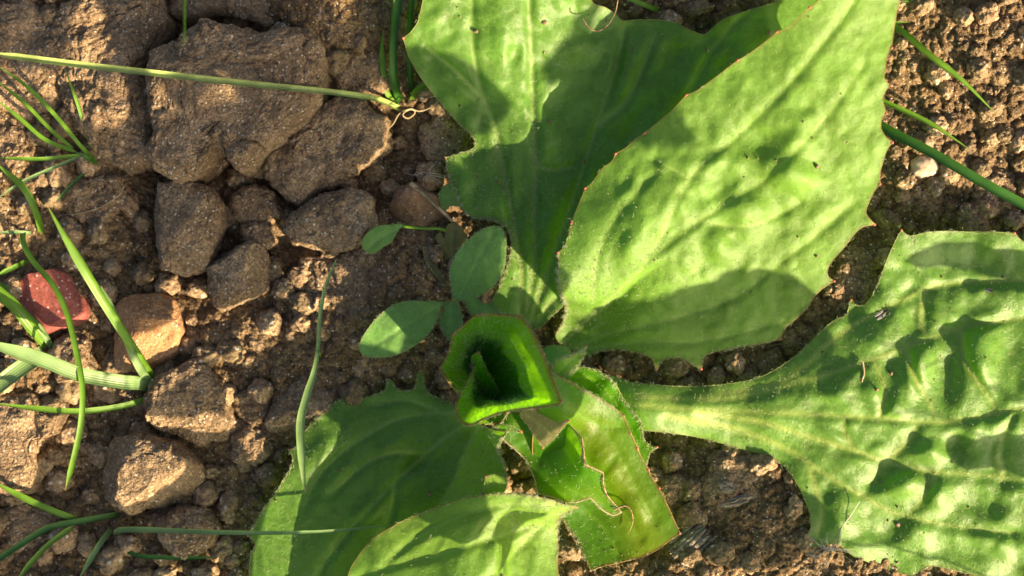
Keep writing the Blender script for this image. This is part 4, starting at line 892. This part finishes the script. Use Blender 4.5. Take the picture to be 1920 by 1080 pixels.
blade(g, [(235,962,-20),(190,970,5),(145,978,25),(90,990,45),(40,1020,60),(-15,1056,65)], 13, 'grass_dark', prof='even')
blade(g, [(135,988,25),(92,1020,40),(52,1062,45),(25,1100,45)], 11, 'grass')
g = thing('grass_tuft', (220, 990, -25), 'bent grass blades reaching right onto the bottom left leaf', 'grass tuft')
blade(g, [(216,982,-20),(186,1022,25),(148,1085,50)], 12, 'grass_pale')
blade(g, [(222,1012,-15),(218,998,10),(240,993,25),(320,995,55),(400,998,75),(500,999,90),(600,997,92),(700,988,84),(742,984,78)], 13, 'grass_pale', prof='taper')
blade(g, [(222,1008,-15),(232,1028,5),(262,1042,20),(330,1046,28),(416,1045,30)], 9, 'grass_dark')
g = thing('grass_plant', (596, 660, -10), 'twisted solitary grass blade standing at the tip of the bottom left leaf', 'grass blade')
blade(g, [(631,486,135),(617,518,122),(607,550,110),(599,600,92),(596,655,78),(588,700,85),(574,745,100),(563,795,114),(565,860,118),(572,922,104)], 17, 'grass_pale', prof='lens', keel=.15)
blade(g, [(600,672,-20),(600,668,30),(597,660,80)], 9, 'grass', prof='even')
blade(g, [(590,700,0),(597,712,15),(603,724,15)], 5, 'grass')
g = thing('grass_tuft', (755, 205, -50), 'dark green grass tuft with a long horizontal stem crossing the largest clod', 'grass tuft')
blade(g, [(752,204,-30),(715,188,20),(680,180,60),(600,170,110),(450,155,150),(300,138,180),(150,121,200),(-30,98,215)], 12.5, 'grass_straw', prof='even', keel=.5)
blade(g, [(758,202,-40),(742,165,20),(737,110,60),(740,50,90),(750,-30,120)], 17, 'grass_dark', prof='even', keel=.35)
blade(g, [(776,205,-40),(769,140,20),(767,80,55),(770,30,75),(776,-30,95)], 11, 'grass_dark', prof='even', keel=.35)
blade(g, [(752,206,-40),(728,178,-5),(720,140,20),(716,95,35),(719,56,45)], 12, 'grass', tipred=.9)
blade(g, [(778,206,-40),(774,185,-5),(782,168,30),(800,160,60),(830,157,90)], 13, 'grass', keel=.3)
g = thing('grass_plant', (345, -120, 30), 'single out of focus blade hanging down from the top edge', 'grass blade')
blade(g, [(345,-200,20),(347,-100,180),(346,-20,320),(346,50,390),(346,88,410)], 10, 'grass', prof='taper')
g = thing('grass_tuft', (1264, 30, 10), 'small grass tuft at the top edge above the top leaf', 'grass tuft')
blade(g, [(1262,30,10),(1238,20,40),(1205,8,65),(1150,-15,80)], 11, 'grass'); blade(g, [(1264,30,10),(1276,8,35),(1284,-20,50)], 9, 'grass')
g = thing('grass_tuft', (1560, 180, 10), 'grass tuft hidden under the big leaf with blades reaching out to the right', 'grass tuft')
blade(g, [(1560,150,20),(1620,40,60),(1678,50,100),(1742,102,125),(1806,152,125),(1867,213,105)], 13, 'grass', prof='blade', keel=.35)
blade(g, [(1560,160,20),(1610,175,60),(1660,192,85),(1742,230,100),(1817,279,90)], 10, 'grass', keel=.35)
blade(g, [(1560,170,20),(1610,205,70),(1655,238,100),(1750,288,130),(1850,346,150),(1960,405,160)], 20, 'grass_dark', keel=.25, prof='even')
blade(g, [(1600,100,30),(1640,55,60),(1672,43,80),(1707,42,85)], 8, 'grass'); blade(g, [(1600,90,30),(1650,15,70),(1690,4,90),(1728,3,95)], 8, 'grass')
g = thing('grass_tuft', (2010, 120, 60), 'pale grass leaning in at the right edge', 'grass tuft') if False else None

# ------------------------------------------------------------------ small debris
strand(None, [(1093,36,128),(1104,52,128),(1122,58,126),(1140,46,126),(1154,22,128),(1160,-12,132)], 1.3, .9, 'darkdry', 'dry_tendril', 'thin pale curved tendril lying on the top leaf near the upper edge', 'tendril')
strand(None, [(822,195,5),(790,208,0),(768,205,5),(755,215,8),(765,222,4),(778,212,0),(772,204,8),(750,212,5),(735,235,-5),(712,255,-10),(700,280,-15)], 1.6, .9, 'dry', 'curly_root', 'curly dry rootlet at the base of the dark green tuft', 'root')
strand(None, [(770,344,28),(790,360,30),(812,380,32),(833,400,30),(848,415,26)], 4.5, 2.8, 'dry', 'dry_straw', 'pale dry straw lying across the brown stone', 'straw')
strand(None, [(775,350,30),(800,362,38),(822,388,36)], 2, 1.2, 'darkfibre', 'dry_fibre', 'thin brown fibre beside the pale straw', 'fibre')
strand(None, [(232,348,28),(228,362,30),(215,372,30),(190,388,28),(150,400,25),(110,402,18),(60,390,10)], 1.0, .7, 'dry', 'dry_fibre', 'thin tan fibre curving over the soil left of the blocky clod', 'fibre')
strand(None, [(1150,956,95),(1172,948,98),(1184,960,98),(1186,980,94),(1178,1000,84)], 2.0, .7, 'darkdry', 'brown_curl', 'brown curled tendril on the lower part of the yellow leaf', 'tendril')
strand(None, [(1091,822,170),(1094,842,169),(1098,868,166),(1112,878,160),(1130,886,154),(1131,905,142),(1138,928,122),(1155,948,98),(1165,960,92)], 1.5, 1.1, 'darkdry', 'dried_leaf_rim', 'dried brown torn rim between the yellow leaf and the torn green leaf', 'dried rim')
strand(None, [(1617,679,86),(1620,700,90),(1616,714,92),(1619,728,88)], 2.2, 1.6, 'dry', 'brown_fragment', 'thin brown wormlike fragment on the right leaf', 'fragment')
strand(None, [(1472,645,20),(1500,632,28),(1520,628,30),(1545,600,32),(1548,575,36)], 1.1, .8, 'darkfibre', 'dry_fibre', 'bent dark fibre on the soil between the big leaf and the right leaf', 'fibre')
strand(None, [(1440,650,15),(1480,640,22),(1530,622,26)], 1.3, .8, 'darkfibre', 'dry_fibre', 'dark straight fibre touching the lower corner of the big leaf', 'fibre')

def chip(poly, top, base, label, ang, ridges, seed):
    """a splinter of weathered wood with split fibres"""
    P = np.array(poly, float); c = P.mean(0); a = math.radians(ang); u = np.array([math.cos(a), math.sin(a)]); v = np.array([-u[1], u[0]])
    q = (P-c); lu = q@u; lv = q@v; L = (lu.max()-lu.min())/2; Wd = (lv.max()-lv.min())/2; r = np.random.default_rng(seed)
    root = thing('wood_chip', (c[0], c[1], base), label, 'wood chip')
    for k in range(ridges):
        t = (k+.5)/ridges*2-1; off = c+v*Wd*t*.92; l0 = L*r.uniform(.7, 1.05)*math.sqrt(max(.15, 1-.5*t*t)); sh = r.uniform(-.12, .12)*L; rad = Wd/ridges*r.uniform(1.3, 2.0)
        zz = top-r.uniform(0, 8)-abs(t)*4
        pts = [(off[0]+u[0]*(s*l0+sh)+v[0]*r.normal()*1.0, off[1]+u[1]*(s*l0+sh)+v[1]*r.normal()*1.0, zz+r.normal()*1.2) for s in np.linspace(-1, 1, 6)]
        cc = catmull(pts, 5); w = W(cc[:, 0], cc[:, 1], cc[:, 2]); rr = rad*K*np.clip(np.sin(np.linspace(.25, math.pi-.25, len(cc)))*1.4, 0, 1)*(1+.12*r.normal(size=len(cc)))
        V, F = tube(w, rr, 6); V[:, 2] = w[:, 2].mean()+(V[:, 2]-w[:, 2].mean())*.5; obj('splinter', V, F, M['wood'], root)
chip([(1262,1030),(1300,990),(1345,1000),(1350,1020),(1300,1055),(1275,1055)], 62, 30, 'split grey wood chip half in sun beside the tip of the yellow leaf', -42, 9, 3)
chip([(1255,1015),(1290,985),(1325,990),(1300,1020),(1262,1045)], 54, 25, 'darker shaded wood chip tucked behind the split grey chip', -38, 6, 5)
chip([(1342,945),(1370,932),(1415,925),(1425,935),(1390,945),(1350,955)], 68, 44, 'frayed silvery bark fragment on the shaded soil mass', -15, 7, 8)
chip([(1348,910),(1365,902),(1382,918),(1362,925)], 62, 44, 'tiny pale wood flake above the frayed bark fragment', 10, 4, 11)

def fluff(cx0, cy0, h0, n, L, label, seed, cen=None):
    r = np.random.default_rng(seed); Vs, Fs, k = [], [], 0
    for i in range(n):
        a = r.uniform(0, 6.283); l = L*r.uniform(.35, 1); b = a+r.normal()*.5
        p = [(cx0+r.normal()*6, cy0+r.normal()*4, h0+r.uniform(-3, 6)), (cx0+math.cos(a)*l*.5, cy0+math.sin(a)*l*.3, h0+r.uniform(0, 14)), (cx0+math.cos(a)*l*.5+math.cos(b)*l*.5, cy0+math.sin(a)*l*.3+math.sin(b)*l*.35, h0+r.uniform(-4, 14))]
        c = catmull(p, 6); w = W(c[:, 0], c[:, 1], c[:, 2]); V, F = tube(w, np.linspace(.6, .3, len(c))*K, 3); Vs.append(V); Fs.append(F+k); k += len(V)
    og = W(np.array(cx0), np.array(cy0), np.array(h0)); o = obj('seed_fluff', np.vstack(Vs), np.vstack(Fs), M['fluff'], origin=og); tag(o, label, 'seed fluff')
fluff(1558, 1030, 58, 24, 70, 'white hairy fluff caught under the lower left lobe of the right leaf', 5)
fluff(796, 325, 6, 9, 55, 'fine silvery threads in the dark hollow beside the top leaf', 6)
for k, pts in enumerate([[(1612,940,78),(1596,965,76),(1578,992,70),(1574,1015,62)], [(1500,995,46),(1515,996,52),(1530,1003,54),(1548,1018,58)]]):
    strand(None, pts, .9, .6, 'fluff', 'white_thread', ['fine white thread lying on the lower lobe of the right leaf', 'fine white thread sticking out left of the white fluff'][k], 'thread')

def insect(x, y, h, s, ang, label):
    root = thing('small_fly', (x, y, h), label, 'insect'); a = math.radians(ang); u = np.array([math.cos(a), math.sin(a)])
    def ell(dx, rx, ry, rz, nm, mt='insect', side=0, zz=2):
        V, F = ico(3); c = np.array([x, y])+u*dx+np.array([-u[1], u[0]])*side; og = W(np.array(c[0]), np.array(c[1]), np.array(h+zz))
        P = V*np.array([rx, ry, rz])*K; ca, sa = math.cos(-a), math.sin(-a); P = np.stack([P[:, 0]*ca-P[:, 1]*sa, P[:, 0]*sa+P[:, 1]*ca, P[:, 2]], -1)+og; obj(nm, P, F, M[mt], root)
    ell(-4*s, 5*s, 1.9*s, 1.7*s, 'abdomen'); ell(1.5*s, 2.4*s, 2*s, 2*s, 'thorax', zz=3); ell(5*s, 1.5*s, 1.6*s, 1.4*s, 'head')
    ell(-4*s, 6*s, 1.6*s, .25*s, 'wing', 'wing', 2.2*s, 5); ell(-4*s, 6*s, 1.6*s, .25*s, 'wing', 'wing', -2.2*s, 5)
    for sd_ in (-1, 1):
        for d in (-1, 1.5, 3.5):
            v = np.array([-u[1], u[0]])*sd_; p0 = np.array([x, y])+u*d*s; pts = [(*p0, h+2), (*(p0+v*3.5*s+u*(d-1)*s), h+4*s), (*(p0+v*7*s+u*(d-1)*2*s), h)]
            c = catmull(pts, 3); w = W(c[:, 0], c[:, 1], c[:, 2]); V, F = tube(w, np.full(len(c), .35*s*K), 4); obj('leg', V, F, M['insect'], root)
insect(1656, 587, 92, 1.7, -35, 'tiny black fly near the upper margin of the right leaf')
insect(1856, 545, 110, .9, 20, 'minute black speck of an insect near the right frame edge on the right leaf')

# ------------------------------------------------------------------ unseen weeds added outside the frame, leaves shaped to cast the wanted shade
cosE = 1/math.tan(el); DX, DY = math.cos(az), math.sin(az)
def cast_xyh(gx, gy, hr, h):
    s = (D-hr)/D; X = (gx-960)*s+(h-hr)*cosE*DX; Y = (gy-540)*s+(h-hr)*cosE*DY
    return 960+X*D/(D-h), 540+Y*D/(D-h)
def weed(foot, label, leaves):
    root = thing('shade_weed', (*foot, 0), label, 'weed'); base = W(np.array(float(foot[0])), np.array(float(foot[1])), np.array(0.))
    for poly, hr, way in leaves:
        P = np.array(poly, float); hq = []
        for gx, gy in P:
            h = hr+20
            while True:
                x, y = cast_xyh(gx, gy, hr, h)
                if (way == 'y' and y > 1450) or (way == 'x' and x > 2350): break
                h += 5
                if h > 1200: break
            hq.append(h)
        A = np.c_[P, np.ones(len(P))]; co = np.linalg.lstsq(A, np.array(hq, float), rcond=None)[0]; hh = A@co; hh += max(0, (np.array(hq)-hh).max())
        pic = [cast_xyh(P[i, 0], P[i, 1], hr, hh[i]) for i in range(len(P))]
        ctrl = [(pic[i][0], pic[i][1], hh[i]) for i in range(len(P))]; c = np.mean(ctrl, axis=0); far = ctrl[0]
        leaf(root, pic, ctrl, [[(ctrl[0][0], ctrl[0][1]), (c[0], c[1]), (ctrl[len(P)//2][0], ctrl[len(P)//2][1])]], 'leaf', step=18, wav=0, groove=3, hair=0, seed=40, edge=.1, mrad=1, margin='margin_green')
        top = W(c[0], c[1], c[2]-2.0); mid = np.array([(top[0]+base[0])/2, (top[1]+base[1])/2, top[2]*1.15])
        pts = np.array([base*(1-t)**2+2*mid*t*(1-t)+top*t*t for t in np.linspace(0, 1, 14)]); V, F = tube(pts, np.linspace(2.6, 1.6, 14)*K, 7); obj('leaf_stalk', V, F, M['margin_green'], root)
weed((1400, 3600), 'unseen tall weed added outside the lower frame edge to shade the clods on the left', [
    ([(420,120),(470,130),(560,120),(640,180),(640,300),(560,360),(540,440),(560,560),(470,590),(400,560),(300,535),(200,540),(120,440),(85,340),(120,245),(200,235),(230,205),(300,235),(330,190)], 20, 'y'),
    ([(345,150),(400,140),(425,80),(430,30),(520,20),(600,30),(680,60),(690,200),(600,330),(480,380),(330,380),(280,290),(300,235),(340,210)], 92, 'y'),
    ([(430,28),(520,48),(560,15),(600,-30),(650,-60),(680,30),(690,170),(690,280),(560,290),(470,200),(400,110)], 10, 'y'),
    ([(130,-60),(330,-70),(420,-20),(400,40),(330,60),(300,0),(270,40),(230,95),(190,30)], 30, 'y'),
    ([(60,200),(110,198),(200,208),(222,125),(240,112),(310,120),(335,200),(330,340),(200,350),(85,300)], 58, 'y'),
    ([(-60,-60),(112,-60),(118,60),(100,112),(60,112),(-60,105)], 50, 'y'),
    ([(55,260),(130,240),(200,340),(260,460),(220,530),(110,505),(60,490),(55,400),(40,370),(75,330)], 5, 'y'),
    ([(700,300),(800,250),(850,330),(830,470),(780,560),(720,640),(670,600),(680,500),(710,400)], 0, 'y'),
    ([(775,125),(790,85),(820,74),(880,118),(940,168),(992,222),(985,300),(930,335),(860,300),(800,210)], 100, 'y'),
    ([(1050,120),(1070,60),(1090,5),(1125,-10),(1132,60),(1150,110),(1190,160),(1060,190)], 100, 'y'),
    ([(510,610),(600,565),(690,590),(665,640),(690,700),(640,745),(560,720),(510,665)], 0, 'y')])
weed((1000, 3300), 'unseen weed added outside the lower frame edge to shade the lower left of the bed', [
    ([(-60,935),(70,930),(120,905),(190,908),(322,898),(322,818),(390,840),(470,850),(500,900),(460,1000),(440,1120),(200,1180),(-60,1150)], 45, 'y'),
    ([(92,498),(180,515),(205,600),(150,640),(128,600),(118,550)], 58, 'y'),
    ([(285,715),(340,700),(400,700),(450,720),(470,790),(400,782),(330,790),(275,775)], 60, 'y'),
    ([(928,1012),(940,985),(970,968),(1010,972),(1045,985),(1065,1060),(1060,1110),(1000,1115),(955,1090),(965,1050)], 150, 'y'),
    ([(420,655),(480,640),(580,610),(640,600),(670,640),(600,680),(540,710),(500,760),(440,770)], 0, 'y')])
weed((3700, 1700), 'unseen tall weed added outside the lower right corner to shade the right half of the bed', [
    ([(1200,600),(1240,510),(1310,478),(1375,460),(1430,468),(1470,500),(1500,525),(1548,545),(1535,580),(1470,640),(1400,690),(1300,700),(1200,670)], 80, 'x'),
    ([(1150,640),(1250,570),(1500,560),(1525,600),(1470,655),(1330,692),(1230,700),(1150,680)], 45, 'x'),
    ([(1250,830),(1330,850),(1480,880),(1520,950),(1520,1005),(1440,1022),(1340,1005),(1270,985),(1230,930)], 30, 'y'),
    ([(1700,470),(1740,446),(1850,440),(1990,436),(1990,520),(1900,528),(1800,520),(1740,512),(1705,500)], 100, 'x'),
    ([(1790,835),(1850,800),(1960,770),(1980,880),(1860,885),(1800,880)], 90, 'x')])

# grit that rain has splashed on the leaves
def grit():
    Vs, Fs, k = [], [], 0; q = np.random.default_rng(77); shp = [crumb_shape(90+i, 2) for i in range(5)]
    for lf, cnt in ((a_leaf, 45), (b_leaf, 22), (c_leaf, 50), (d_leaf, 40), (e_leaf, 12), (f2, 10)):
        og = np.array(lf['_o'][:]); me = lf.data; co = np.empty(len(me.vertices)*3, np.float32); me.vertices.foreach_get('co', co); co = co.reshape(-1, 3)+og
        for j in q.choice(len(co), cnt, replace=False):
            rad = (1.1+q.pareto(3)*1.6)*K; rad = min(rad, 4*K); V, F = shp[int(q.integers(5))]
            Vs.append(V*rad*q.uniform(.7, 1.2, 3)+co[j]+[0, 0, rad*.5]); Fs.append(F+k); k += len(V)
    o = obj('splashed_grit', np.vstack(Vs), np.vstack(Fs), M['clod']); tag(o, 'tiny splashed soil grit speckling the large leaves', kind='stuff')
grit()
